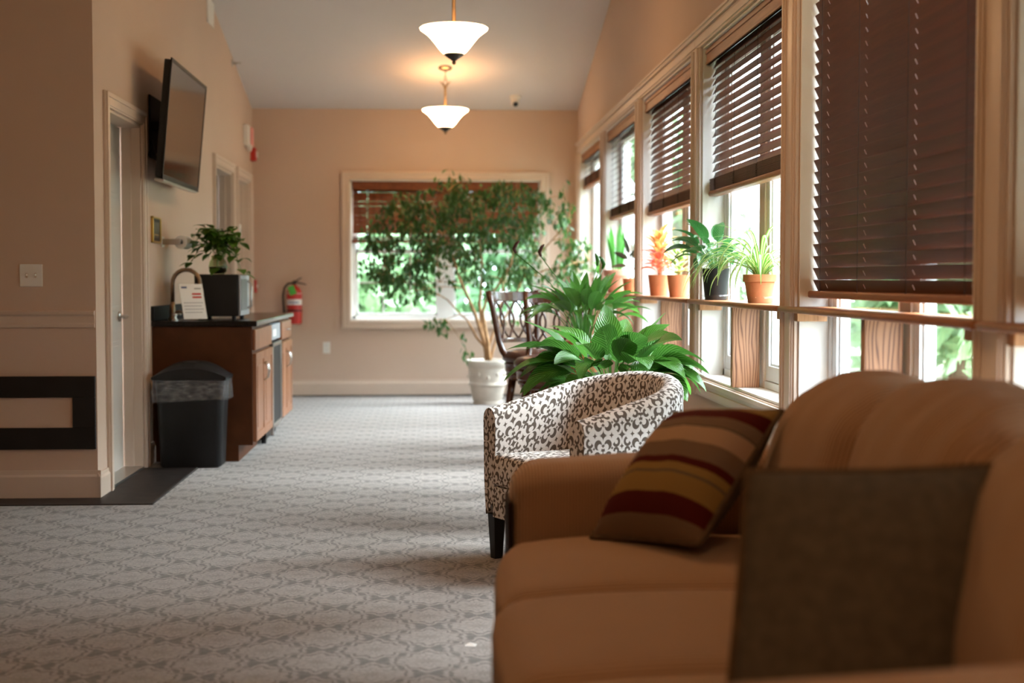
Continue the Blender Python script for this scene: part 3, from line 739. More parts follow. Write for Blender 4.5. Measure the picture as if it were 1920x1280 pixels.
me = box(-.001, .001, -.136, .136, -.010, .010).mesh('louvre'); me.materials.append(M['white_plastic'])
for q in range(16): o = bpy.data.objects.new('louvre', me); C.objects.link(o); o.parent = r; o.location = (.008, 0, -.165 + q * .022); o.rotation_euler = (0, R(40), 0)

# ================================================================== left wall fittings
# black frame and switch on the return wall
r = thing('wall_frame', 'black rectangular frame fixed low on the near wall below the chair rail', 'frame', (-2.30, YN, .46))
f = MB(); W2, H2 = .495, .195
f.box(-W2, W2, -.022, 0, H2 - .113, H2); f.box(-W2, W2, -.022, 0, -H2, -H2 + .115); f.box(W2 - .12, W2, -.022, 0, -H2 + .115, H2 - .113); f.box(-W2, -W2 + .12, -.022, 0, -H2 + .115, H2 - .113)
f.build('border', 'black_paint', r, bev=.003); box(-W2 + .1, W2 - .1, -.006, 0, -H2 + .1, H2 - .1).build('inset_panel', 'wall_paint', r)
r = thing('light_switch', 'double toggle light switch plate on the near wall above the chair rail', 'light switch', (-2.136, YN, 1.192))
box(-.060, .060, -.006, 0, -.060, .060).build('plate', 'white_plastic', r, bev=.003)
for sx in (-.023, .023):
    t_ = box(sx - .006, sx + .006, -.008, -.005, -.013, .013).build('toggle_slot', 'cream_trim', r)
    MB().box(sx - .004, sx + .004, -.020, -.006, -.002, .009).build('toggle', 'white_plastic', r, bev=.001)
# television
r = thing('television', 'large flat black television tilted down on a wall bracket', 'television', (-1.60, 9.36, 2.14))
tl = R(5.2)
tv = bpy.data.objects.new('panel_mount', None)
m = MB(); m.box(-.045, -.006, -.645, .645, -.355, .355); o = m.build('body', 'black_plastic', r, bev=.006, rot=(0, tl, 0))
bz = MB(); e = .012
bz.box(-.006, .004, -.655, .655, .355 - e, .365); bz.box(-.006, .004, -.655, .655, -.365, -.335); bz.box(-.006, .004, -.655, -.655 + e + .004, -.365, .365); bz.box(-.006, .004, .655 - e - .004, .655, -.365, .365)
bz.build('bezel', 'black_plastic', o, bev=.002)
box(-.004, .0005, -.645, .645, -.34, .355).build('screen', 'screen', o)
MB().box(-.055, .003, -.60, .60, -.375, -.362).build('bottom_strip', 'steel', o, bev=.002)
br = MB(); br.box(-.198, -.185, -.20, .20, -.20, .20); br.box(-.19, -.05, -.20, -.17, -.03, .03); br.box(-.19, -.05, .17, .20, -.03, .03); br.box(-.07, -.04, -.28, .28, -.18, -.14); br.box(-.07, -.04, -.28, .28, .10, .14)
br.build('wall_bracket', 'black_matte', r, bev=.003)
cbm = MB(); cbm.tube([(-.06, -.35, -.1), (-.12, -.37, -.2), (-.15, -.33, -.1), (-.19, -.30, -.22), (-.196, -.30, -.5)], .004, 6); cbm.build('cable', 'black_plastic', r, smooth=True)
# little framed notice
r = thing('picture_frame', 'small gold and black framed picture beside the pale door', 'picture', (XL, 9.335, 1.49))
f = MB(); W2, H2 = .135, .085
for q, (w_, t_, mt) in enumerate(((.014, .018, 'gold'), )):
    f.box(0, t_, -W2, W2, H2 - w_, H2); f.box(0, t_, -W2, W2, -H2, -H2 + w_); f.box(0, t_, -W2, -W2 + w_, -H2, H2); f.box(0, t_, W2 - w_, W2, -H2, H2)
f.build('border', 'gold', r, bev=.003)
box(0, .010, -W2 + .01, W2 - .01, -H2 + .01, H2 - .01).build('mat_board', 'black_paint', r)
box(.010, .012, -.085, .085, -.05, .05).build('print', 'photo_print', r); box(.012, .013, -.07, .07, -.035, -.028).build('caption', 'gold', r)
# paper towel holder and roll
r = thing('towel_holder', 'brushed metal wall bracket holding the paper roll', 'holder', (XL, 9.62, 1.42))
m = MB(); m.box(0, .008, -.09, .0, -.035, .035); m.box(.0, .125, -.075, -.067, -.020, .020); m.build('bracket', 'steel', r, bev=.003)
MB().tube([(.118, -.07, 0), (.118, .26, 0)], .009, 10).build('rod', 'steel', r, smooth='auto')
m = MB(); m.lathe([(.016, 0), (.043, 0), (.044, .004), (.044, .236), (.043, .24), (.016, .24), (.016, 0)], 28, cap=False, axis='y')
tag(m.build('paper_roll', 'tissue', None, smooth='auto', loc=(XL + .118, 9.605, 1.42)), 'white paper towel roll on the wall bracket', 'paper roll')
# exit box, strobe, pull station, door box, sign, outlets
r = thing('exit_sign', 'white exit sign box with glowing pink face above the far door', 'exit sign', (XL, 13.86, 2.545))
box(0, .045, -.17, .17, -.10, .10).build('housing', 'white_plastic', r, bev=.01)
box(.045, .058, .00, .165, -.085, .09).build('face', 'pink_lens', r, bev=.004)
MB().lathe([(0, 0), (.028, .004), (.036, .02), (.036, .04), (0, .05)], 16, cap=False, axis='x').build('lamp_head', 'white_plastic', r, smooth='auto', loc=(.02, -.06, -.115))
r = thing('fire_alarm', 'red fire alarm strobe high in the far corner', 'fire alarm', (XL, 14.245, 2.405))
box(0, .05, -.055, .055, -.065, .065).build('housing', 'red_paint', r, bev=.006); box(.05, .068, -.012, .028, -.03, .03).build('strobe_lens', 'white_label', r, bev=.006)
r = thing('pull_station', 'red fire pull station low in the far corner', 'alarm', (XL, 14.26, 1.105))
box(0, .045, -.045, .045, -.065, .065).build('housing', 'red_paint', r, bev=.006); box(.045, .058, -.03, .03, -.012, .012).build('pull_bar', 'white_label', r, bev=.003)
r = thing('keypad', 'white keypad box beside the far door', 'keypad', (XL, 13.155, 1.62))
box(0, .04, -.035, .04, -.055, .055).build('case', 'white_plastic', r, bev=.005)
for q in range(6): box(.04, .043, -.022 + .018 * (q % 3), -.010 + .018 * (q % 3), .0 - .02 * (q // 3), .012 - .02 * (q // 3)).build('button', 'grey_print', r)
r = thing('wall_sign', 'small blue room sign beside the dark door', 'sign', (XL, 11.69, 1.53))
box(0, .006, -.05, .05, -.055, .055).build('plate', 'blue_sign', r, bev=.002); box(.006, .008, -.03, .03, .0, .03).build('symbol', 'white_label', r)
for q in range(2): box(.006, .008, -.036, .036, -.02 - q * .016, -.012 - q * .016).build('text_line', 'white_label', r)
def outlet(loc, rz, label):
    r = thing('wall_outlet', label, 'outlet', loc, rz, 'wall outlets')
    box(-.036, .036, -.006, 0, -.058, .058).build('plate', 'white_plastic', r, bev=.003)
    for zz in (-.022, .022):
        f_ = box(-.017, .017, -.0085, -.005, zz - .014, zz + .014).build('socket', 'white_label', r, bev=.003)
        for xx in (-.007, .007): box(xx - .0015, xx + .0015, -.009, -.008, zz - .002, zz + .007).build('slot', 'black_paint', f_)
outlet((-1.075, YF, .487), 0, 'cream wall outlet low on the far wall')
outlet((XL, 9.10, .50), PI / 2, 'cream wall outlet beside the dark wood counter')

# fire extinguisher
r = thing('fire_extinguisher', 'red fire extinguisher with green tag hung on the far wall', 'fire extinguisher', (-1.385, YF - .085, .73))
MB().lathe([(0, 0), (.066, 0), (.072, .008), (.074, .02), (.074, .30), (.068, .335), (.048, .362), (.024, .375), (.022, .39), (0, .39)], 28, cap=False).build('cylinder', 'red_paint', r, smooth=True)
MB().lathe([(.0752, .19), (.0752, .305)], 28, cap=False).build('label_band', 'white_label', r, smooth=True)
MB().lathe([(.0758, .245), (.0758, .30)], 28, cap=False).build('label_print', 'red_print', r, smooth=True)
m = MB()
for q in range(7): m.box(-.05 + q * .015, -.040 + q * .015, -.0765, -.0745 + .0, .205, .222)
m.build('label_text', 'blue_print', r)
MB().lathe([(.0755, .125), (.077, .128), (.077, .137), (.0755, .14)], 28, cap=False).build('strap', 'black_plastic', r, smooth=True)
m = MB(); m.lathe([(0, .385), (.020, .385), (.020, .42), (.014, .43), (0, .432)], 14, cap=False); m.build('valve', 'dark_iron', r, smooth='auto')
m = MB(); m.add([(-.01, -.012, .43), (.0, -.012, .41), (.12, -.010, .385), (.12, -.010, .395), (-.01, .012, .43), (.0, .012, .41), (.12, .010, .385), (.12, .010, .395)], [(0, 1, 2, 3), (7, 6, 5, 4), (0, 4, 5, 1), (1, 5, 6, 2), (2, 6, 7, 3), (3, 7, 4, 0)])
m.add([(-.01, -.012, .42), (.01, -.012, .415), (.075, -.010, .455), (.07, -.010, .463), (-.01, .012, .42), (.01, .012, .415), (.075, .010, .455), (.07, .010, .463)], [(0, 1, 2, 3), (7, 6, 5, 4), (0, 4, 5, 1), (1, 5, 6, 2), (2, 6, 7, 3), (3, 7, 4, 0)])
m.build('lever', 'dark_iron', r)
MB().tube([(-.015, 0, .405), (-.06, -.01, .40), (-.095, -.015, .36), (-.11, -.02, .28), (-.105, -.02, .18), (-.098, -.02, .11)], .010, 8).build('hose', 'black_plastic', r, smooth=True)
MB().lathe([(.010, 0), (.013, .05), (.016, .055), (0, .055)], 10, cap=False).build('nozzle', 'black_plastic', r, smooth=True, loc=(-.098, -.02, .07))
m = MB(); m.box(-.035, .030, -.083, -.081, -.045, .045); m.build('inspection_tag', 'green_tag', r, loc=(-.015, .0, .345), rot=(R(8), R(-18), 0))
MB().box(-.02, .02, .06, .085, .2, .26).build('hanger', 'dark_iron', r)

# ================================================================== counter run
CX = -1.165   # cabinet faces
def cab_door(parent, y0, y1, z0, z1, hy):
    d = box(CX, CX + .019, y0, y1, z0, z1).build('door', 'cabinet_front', parent, bev=.003)
    s_ = .055
    m = MB(); m.box(CX + .019, CX + .024, y0, y0 + s_, z0, z1); m.box(CX + .019, CX + .024, y1 - s_, y1, z0, z1); m.box(CX + .019, CX + .024, y0 + s_, y1 - s_, z0, z0 + s_); m.box(CX + .019, CX + .024, y0 + s_, y1 - s_, z1 - s_, z1)
    m.build('door_frame', 'cabinet_front', d, bev=.003)
    box(CX + .018, CX + .023, y0 + s_ + .03, y1 - s_ - .03, z0 + s_ + .03, z1 - s_ - .03).build('raised_panel', 'cabinet_front', d, bev=.008)
    MB().tube([(CX + .022, hy, z1 - .08), (CX + .045, hy, z1 - .095), (CX + .052, hy, z1 - .14), (CX + .045, hy, z1 - .185), (CX + .022, hy, z1 - .20)], .005, 8).build('handle', 'steel', d, smooth=True, label='curved steel bow handle')
def cabinet(label, y0, y1, drawer_handle):
    r = thing('base_cabinet', label, 'cabinet', (0, 0, 0), 0, 'base cabinets under the black worktop')
    m = MB(); m.box(XL + .001, CX, y0, y1, .105, .868); m.box(XL + .001, CX - .09, y0, y1, 0, .105); m.build('body', 'cabinet_side', r, bev=.002)
    d = box(CX, CX + .02, y0 + .02, y1 - .02, .715, .85).build('drawer', 'cabinet_front', r, bev=.005)
    if drawer_handle:
        ym = (y0 + y1) / 2
        MB().tube([(CX + .02, ym - .05, .785), (CX + .042, ym - .035, .785), (CX + .048, ym, .785), (CX + .042, ym + .035, .785), (CX + .02, ym + .05, .785)], .005, 8).build('handle', 'steel', d, smooth=True)
    ym = (y0 + y1) / 2
    cab_door(r, y0 + .02, ym - .002, .125, .695, ym - .035); cab_door(r, ym + .002, y1 - .02, .125, .695, ym + .035)
cabinet('dark wood base cabinet beside the black trash can', 9.20, 10.17, False)
cabinet('dark wood base cabinet at the far end of the counter', 10.80, 11.55, True)
r = thing('undercounter_fridge', 'slim steel-edged undercounter fridge between the two wood cabinets', 'fridge', (0, 10.485, 0))
box(XL + .02, CX - .03, -.31, .31, .03, .86).build('body', 'black_plastic', r)
d = box(CX - .03, CX + .015, -.295, .295, .11, .72).build('door', 'black_plastic', r, bev=.004)
m = MB(); m.box(CX + .0, CX + .022, -.30, -.255, .06, .715); m.box(CX + .0, CX + .022, .255, .30, .11, .715); m.box(CX + .0, CX + .022, -.3, .3, .69, .715); m.box(CX, CX + .022, -.3, .3, .11, .135); m.build('door_trim', 'steel', d, bev=.003)
box(CX - .02, CX + .012, -.29, .29, .735, .85).build('control_panel', 'grey_print', r, bev=.003); box(CX + .012, CX + .014, -.2, .0, .76, .81).build('display', 'white_label', r)
for yy in (-.27, .24): MB().lathe([(.018, 0), (.018, .03)], 10, (CX - .05, yy, 0)).build('foot', 'black_plastic', r)
m = MB(); m.box(XL + .001, CX + .035, 9.175, 11.575, .87, .905)
tag(m.build('worktop', 'granite_black', None, bev=.006), 'polished black stone worktop over the wood cabinets', 'worktop')
tag(box(XL + .001, XL + .022, 9.175, 11.575, .906, 1.0).build('backsplash', 'granite_matte', None, bev=.003), 'low black stone backsplash along the wall', 'backsplash')
# faucet
r = thing('faucet', 'bronze gooseneck kitchen faucet on the black worktop', 'faucet', (-1.715, 9.47, .905))
MB().lathe([(0, 0), (.030, 0), (.031, .008), (.024, .018), (.020, .03), (.022, .05), (.018, .09), (.015, .12), (0, .12)], 18, cap=False).build('base', 'bronze', r, smooth=True)
pts = [(0, 0, .10), (0, 0, .24)] + [(.09 - .09 * math.cos(q * PI / 10), 0, .24 + .09 * math.sin(q * PI / 10)) for q in range(1, 10)] + [(.180, 0, .235), (.184, 0, .205)]
MB().tube(pts, .0135, 12).build('spout', 'bronze', r, smooth=True)
MB().lathe([(.0, -.045), (.017, -.045), (.019, -.03), (.015, .0), (0, .0)], 14, cap=False).build('spray_head', 'bronze', r, smooth=True, loc=(.185, 0, .205))
m = MB(); m.tube([(.015, 0, .045), (.045, -.01, .055), (.08, -.02, .045), (.115, -.02, .05)], [.011, .010, .008, .006], 8); m.build('lever', 'bronze', r, smooth=True)
r = thing('soap_pump', 'small bronze soap dispenser cap in front of the faucet', 'soap dispenser', (-1.66, 9.24, .905))
MB().lathe([(0, 0), (.022, 0), (.022, .006), (.012, .012), (.011, .03), (.018, .035), (.017, .045), (0, .05)], 16, cap=False).build('body', 'steel', r, smooth='auto')
MB().tube([(0, 0, .04), (.03, 0, .045), (.04, 0, .04)], .005, 6).build('spout', 'steel', r, smooth=True)
# leaning notice in clear holder
r = thing('notice_holder', 'clear acrylic holder with printed white notice leaning on the worktop', 'sign', (-1.555, 9.33, .905), R(32))
o = box(-.085, .085, -.003, .003, 0, .25).build('acrylic_sheet', 'clear_acrylic', r, rot=(R(-20), 0, 0)); o.location = (0, -.03, .006)
box(-.085, .085, -.045, .05, 0, .004).build('foot', 'clear_acrylic', r)
p_ = box(-.08, .08, -.0045, -.0032, .004, .244).build('notice', 'paper', o)
def strip(x0, x1, z0, z1, mt): box(x0, x1, -.0055, -.0046, z0, z1).build('print', mt, p_)
strip(-.068, -.03, .213, .226, 'blue_print'); strip(.02, .065, .207, .216, 'grey_print')
strip(.0, .062, .168, .180, 'red_print'); strip(.0, .062, .146, .158, 'red_print')
for q in range(4): strip(-.066, .066 - .012 * (q % 2), .112 - q * .022, .116 - q * .022, 'grey_print')
# microwave
r = thing('microwave', 'black microwave oven with its side to the camera on the worktop', 'microwave', (-1.455, 9.735, .905))
box(-.125, .165, -.225, .225, .022, .30).build('body', 'black_plastic', r, bev=.008)
box(.165, .178, -.222, .222, .026, .296).build('door', 'grey_print', r, bev=.004); box(.178, .181, -.2, .09, .06, .27).build('door_glass', 'smoked_glass', r)
MB().tube([(.178, .12, .07), (.205, .12, .085), (.205, .12, .24), (.178, .12, .255)], .007, 8).build('handle', 'steel', r, smooth=True)
for xx in (-.09, .13):
    for yy in (-.19, .19): MB().lathe([(.014, 0), (.016, .024)], 10, (xx, yy, 0)).build('foot', 'black_plastic', r)
# trash can
r = thing('trash_can', 'tall black trash can with arched lid and clear liner beside the cabinet', 'trash can', (-1.513, 9.015, 0.0045))
def rrect(hx, hy, rr_, z, n=5):
    out = []
    for cx_, cy_, a0 in ((hx - rr_, hy - rr_, 0), (-hx + rr_, hy - rr_, 90), (-hx + rr_, -hy + rr_, 180), (hx - rr_, -hy + rr_, 270)):
        for q in range(n): a = R(a0 + 90 * q / (n - 1)); out.append((cx_ + rr_ * math.cos(a), cy_ + rr_ * math.sin(a), z))
    return out
def loft(mb, rings, cap0=True, cap1=True):
    n = len(rings[0]); vs = [p for q in rings for p in q]
    fs = [(j * n + i, j * n + (i + 1) % n, (j + 1) * n + (i + 1) % n, (j + 1) * n + i) for j in range(len(rings) - 1) for i in range(n)]
    if cap0: fs.append(tuple(range(n))[::-1])
    if cap1: fs.append(tuple(range((len(rings) - 1) * n, len(rings) * n)))
    return mb.add(vs, fs)
loft(MB(), [rrect(.182, .122, .04, 0), rrect(.188, .127, .04, .01), rrect(.212, .142, .045, .54)]).build('body', 'black_plastic', r, smooth='auto')
ld_ = MB(); rings = []
NX = 16
for i in range(NX + 1):
    t = -1 + 2 * i / NX; xx = .228 * t; ht = .565 + .095 * (1 - abs(t) ** 2.2)
    rings.append([(xx, -.158, .545), (xx, -.158, .56 + (ht - .56) * .55), (xx, -.12, ht - .006), (xx, 0, ht), (xx, .12, ht - .006), (xx, .158, .56 + (ht - .56) * .55), (xx, .158, .545)])
loft(ld_, rings).build('lid', 'black_plastic', r, smooth='auto')
bag = MB(); rr0 = random.Random(3); rings = []
for z, e in ((.552, .010), (.53, .014), (.50, .017), (.47, .020), (.44, .019), (.425, .026), (.418, .022)):
    ring = rrect(.212 + e, .142 + e, .05, z, 9)
    rings.append([(p[0] * (1 + rr0.uniform(-.012, .012)), p[1] * (1 + rr0.uniform(-.016, .016)), p[2] + .018 * math.sin(p[0] * 9 + 1) * (z < .46)) for p in ring])
loft(bag, rings, False, False).build('liner', 'bag_film', r, smooth=True, label='clear plastic liner folded over the rim')

# ================================================================== sofa
sofa = thing('sofa', 'tan brown corduroy sofa with rounded back cushions in the foreground', 'sofa', (0, 0, 0))
def arm(y0, y1):
    c = (.622, (y0 + y1) / 2, .375); h = (.41, (y1 - y0) / 2, .305)
    def fn(a, p):
        top = max(0, a[2]); p = p.copy()
        p.z += .022 * top * (a[0])            # rises a little to the back
        p.y += 0.0
        if top > .2: p.y *= 1.0 + .10 * top * (1 - abs(a[0]) ** 4)
        return p
    MB().rbox(c, h, .085, 8, fn).build('arm', 'sofa_cloth_x', sofa, smooth=True)
    box(.203, .215, y0 + .03, y1 - .03, .10, .56).build('arm_front_panel', 'dark_leather', sofa, bev=.006, label='dark nailed facing on the arm front')
arm(3.84, 4.10); arm(1.54, 1.80)
MB().rbox((.64, 2.82, .20), (.42, 1.16, .11), .03, 4).build('base_frame', 'sofa_cloth_y', sofa, smooth=True)
def bframe(a, p):
    p = p.copy(); p.z += .05 * max(0, a[2]) * (1 - a[1] ** 2); p.x += .06 * a[2]; return p
MB().rbox((1.16, 2.82, .47), (.09, 1.26, .38), .05, 8, bframe).build('back_frame', 'sofa_cloth_y', sofa, smooth=True)
YS = [3.835, 3.155, 2.485, 1.805]
for i in range(3):
    yc = (YS[i] + YS[i + 1]) / 2; hy = (YS[i] - YS[i + 1]) / 2 - .003
    bul = (.0, .055, .03)[i]
    def fs(a, p, bul=bul, i=i):
        p = p.copy()
        p.z += .028 * max(0, a[2]) * (1 - a[1] ** 2) * (1 - a[0] ** 2) - .012 * max(0, a[2]) * (a[1] ** 6)
        p.x -= max(0, -a[0]) * (bul + .018 * (1 - a[1] ** 2) + (.045 * (1 - a[1]) / 2 if i == 0 else 0))
        p.z -= .02 * max(0, -a[0]) ** 3 * max(0, a[2])
        return p
    MB().rbox((.565, yc, .385), (.375, hy, .095), .055, 9, fs).build('seat_cushion', 'sofa_cloth_y', sofa, smooth=True)
    pk = (.0, .028, .0)[i]
    def fb(a, p, pk=pk, i=i):
        p = p.copy(); t = (a[2] + 1) / 2
        fall = (1 - a[1] ** 2)
        p.z += max(0, a[2]) * (.040 * fall + pk * .9 - .010 - (.075 * max(0, a[1]) ** 2 if i == 0 else 0) - (.075 * max(0, -a[1]) ** 2 if i == 2 else 0))
        p.x -= max(0, -a[0]) * (.072 * fall * math.sin(PI * min(1, t * .8 + .12)))
        p.x += max(0, -a[0]) * .005 * math.sin(a[1] * 15 + t * 4 + i) * t
        p.z += max(0, a[2]) * .006 * math.sin(a[1] * 17 + i * 2)
        p.x += .115 * t
        return p
    MB().rbox((.992, yc, .675), (.135, hy - .002, .232), .10, 16, fb).build('back_cushion', 'sofa_cloth_y', sofa, smooth=True)
for xx in (.28, 1.05):
    for yy in (1.66, 3.98): MB().lathe([(.022, 0), (.03, .05), (.034, .10)], 12, (xx, yy, 0)).build('foot', 'black_plastic', sofa, smooth='auto')

# pillows
def pillow(name, label, ctr, ex, ey, size, thick, front, back, group=None, slump=0.0):
    """ex, ey: in-plane axes; front faces ex x ey"""
    ex = Vector(ex).normalized(); ey = Vector(ey); ey = (ey - ex * ey.dot(ex)).normalized(); ez = ex.cross(ey)
    r = thing(name, label, 'pillow', ctr, 0, group)
    mt = Matrix((ex, ey, ez)).transposed().to_4x4(); mt.translation = Vector(ctr); r.matrix_world = mt
    N = 18
    def pt(u, v, s_):
        hw, hh = size[0] / 2, size[1] / 2
        x_ = hw * u * (1 - .022 * (1 - v * v)); y_ = hh * v * (1 - .03 * (1 - u * u))
        x_ += slump * v
        th = thick / 2 * ((1 - abs(u) ** 2.6) * (1 - abs(v) ** 2.6)) ** .55
        th += .004 * math.sin(9 * u + 4 * v) * (1 - u * u) * (1 - v * v)
        return (x_, y_, s_ * th - .012 * v * v * 0)
    for nm, s_, mt_ in (('front_panel', 1, front), ('back_panel', -1, back)):
        vs = []; uvv = []
        for j in range(N + 1):
            for i in range(N + 1):
                u, v = math.sin((-1 + 2 * i / N) * PI / 2), math.sin((-1 + 2 * j / N) * PI / 2)
                vs.append(pt(u, v, s_)); uvv.append(((u + 1) / 2, (v + 1) / 2))
        fs = [(j * (N + 1) + i, j * (N + 1) + i + 1, (j + 1) * (N + 1) + i + 1, (j + 1) * (N + 1) + i) for j in range(N) for i in range(N)]
        if s_ < 0: fs = [f[::-1] for f in fs]
        me = MB().add(vs, fs).mesh(nm); ul = me.uv_layers.new()
        for lp in me.loops: ul.data[lp.index].uv = uvv[lp.vertex_index]
        link(nm, me, mt_, r, smooth=True)
    ring = [pt(-1 + 2 * q / 12, -1, 0) for q in range(12)] + [pt(1, -1 + 2 * q / 12, 0) for q in range(12)] + [pt(1 - 2 * q / 12, 1, 0) for q in range(12)] + [pt(-1, 1 - 2 * q / 12, 0) for q in range(12)]
    MB().tube(ring, .0075, 8, closed=True).build('piping', 'pillow_piping', r, smooth=True)
    return r
pillow('striped_pillow', 'red, gold and taupe striped throw pillow leaning in the sofa corner', (.645, 3.60, .670), (.235, -.315, .035), (.33, .14, .32), (.375, .45), .19, 'stripes', 'dark_pillow', 'throw pillows on the sofa')
pillow('throw_pillow', 'plain dark olive brown back of a throw pillow nearest the camera', (.708, 2.29, .640), (1, -.03, .02), (.0, .29, 1), (.425, .44), .17, 'dark_pillow', 'stripes', 'throw pillows on the sofa', .034)

# ================================================================== barrel armchair
ch = thing('armchair', 'barrel armchair in grey and white scroll fabric beside the sofa', 'armchair', (.672, 5.79, 0), 0)
fx, fy = -.88, -.475
ch.rotation_euler = (0, 0, math.atan2(fy, fx) + PI / 2)       # local -y is the front
HWD, DEP, TH = .375, .325, .095
def plan(n_side=7, n_back=22):
    pts = []
    for q in range(n_side): pts.append((-HWD - .0, -DEP + (DEP + .02) * q / n_side))
    for q in range(n_back + 1):
        a = PI - PI * q / n_back; pts.append((HWD * math.cos(a), .02 + (DEP - .02) * math.sin(a)))
    for q in range(1, n_side + 1): pts.append((HWD, .02 - (DEP + .02) * q / n_side))
    return pts
PL = plan()
def chair_shell():
    vs = []; fs = []; uv = []; s_acc = 0; prev = None; n = len(PL)
    tot = sum((Vector(PL[i + 1]) - Vector(PL[i])).length for i in range(n - 1))
    prof_n = None
    for i, p in enumerate(PL):
        a = Vector(PL[max(0, i - 1)]); b = Vector(PL[min(n - 1, i + 1)]); t = (b - a).normalized(); nr = Vector((-t.y, t.x))   # outward: left of travel? fixed below
        if nr.dot(Vector(p) - Vector((0, -.1))) < 0: nr = -nr
        if prev is not None: s_acc += (Vector(p) - prev).length
        prev = Vector(p); f = s_acc / tot
        hgt = .635 + .150 * math.sin(PI * f) ** 1.15
        P = []
        ri = TH / 2
        P.append((-.020, .185)); P.append((-.006, .34)); P.append((0.0, hgt - ri - .0))
        for q in range(1, 8):
            an = PI * q / 8; P.append((-ri + ri * math.cos(an), hgt - ri + ri * math.sin(an)))
        P.append((-TH, hgt - ri)); P.append((-TH - .004, .52)); P.append((-TH, .36)); P.append((-TH + .01, .25))
        prof_n = len(P); l = 0
        for q, (o, z) in enumerate(P):
            if q: l += math.hypot(P[q][0] - P[q - 1][0], P[q][1] - P[q - 1][1])
            vs.append((p[0] + nr.x * o, p[1] + nr.y * o, z)); uv.append((s_acc, l))
    for i in range(n - 1):
        for q in range(prof_n - 1):
            fs.append((i * prof_n + q, i * prof_n + q + 1, (i + 1) * prof_n + q + 1, (i + 1) * prof_n + q))
    # front end faces of both arms
    for base_i in (0, n - 1):
        o = len(vs); ring = [vs[base_i * prof_n + q] for q in range(prof_n)]
        for p in ring: vs.append(p); uv.append((p[0], p[2]))
        f = tuple(range(o, o + prof_n)); fs.append(f if base_i else f[::-1])
    me = MB().add(vs, fs).mesh('shell'); ul = me.uv_layers.new()
    for lp in me.loops: ul.data[lp.index].uv = uv[lp.vertex_index]
    bm = bmesh.new(); bm.from_mesh(me); bmesh.ops.recalc_face_normals(bm, faces=bm.faces); bm.to_mesh(me); bm.free()
    return me
link('shell', chair_shell(), 'scroll', ch, smooth='auto')
def slab_uv(name, outline, rings, mat, parent):
    """stack of scaled outlines: rings = [(inset, z)]"""
    vs = []; fs = []; uv = []; n = len(outline); c = Vector((0, -.02))
    for ins, z in rings:
        l = 0
        for i, p in enumerate(outline):
            d = (Vector(p) - c); q = c + d * (1 - ins / max(.05, d.length)); vs.append((q.x, q.y, z)); uv.append((i * .035, z) if ins < .03 else (q.x, q.y))
    m = len(rings)
    fs = [(j * n + i, j * n + (i + 1) % n, (j + 1) * n + (i + 1) % n, (j + 1) * n + i) for j in range(m - 1) for i in range(n)]
    o = len(vs); vs.append((0, -.02, rings[-1][1] + .012)); uv.append((0, -.02)); fs += [((m - 1) * n + i, (m - 1) * n + (i + 1) % n, o) for i in range(n)]
    me = MB().add(vs, fs).mesh(name); ul = me.uv_layers.new()
    for p in me.polygons:
        top = abs(p.normal.z) > .5
        for li in p.loop_indices:
            vi = me.loops[li].vertex_index; co = me.vertices[vi].co
            ul.data[li].uv = (co.x, co.y) if top else ((co.x if abs(p.normal.y) > .5 else co.y), co.z)
    return link(name, me, mat, parent, smooth='auto')
hi = HWD - TH - .004
oc = [(-hi, -DEP - .012 + .0)] + [(-hi, -.25), (-hi, -.1)] + [(hi * math.cos(PI - PI * q / 14), .02 + (DEP - TH - .024) * math.sin(PI - PI * q / 14)) for q in range(15)] + [(hi, -.1), (hi, -.25), (hi, -DEP - .012)] + [(hi * (1 - q / 4), -DEP - .014) for q in range(1, 8)]
slab_uv('seat_cushion', oc, [(.012, .315), (0, .325), (0, .42), (.006, .435), (.02, .445), (.06, .452)], 'scroll', ch)
slab_uv('seat_rail', oc, [(.0, .185), (.0, .312), (.02, .314)], 'scroll', ch)
for xx, yy, fr_ in ((-.325, -.29, 1), (.325, -.29, 1), (-.25, .20, -1), (.25, .20, -1)):
    m = MB(); t_, b_ = .028, .019; dy = .0 if fr_ > 0 else .05
    loft(m, [[(xx - b_, yy - b_ + dy, 0), (xx + b_, yy - b_ + dy, 0), (xx + b_, yy + b_ + dy, 0), (xx - b_, yy + b_ + dy, 0)], [(xx - t_, yy - t_, .19), (xx + t_, yy - t_, .19), (xx + t_, yy + t_, .19), (xx - t_, yy + t_, .19)]])
    m.build('leg', 'black_plastic', ch, bev=.002, label='tapered black wooden leg')

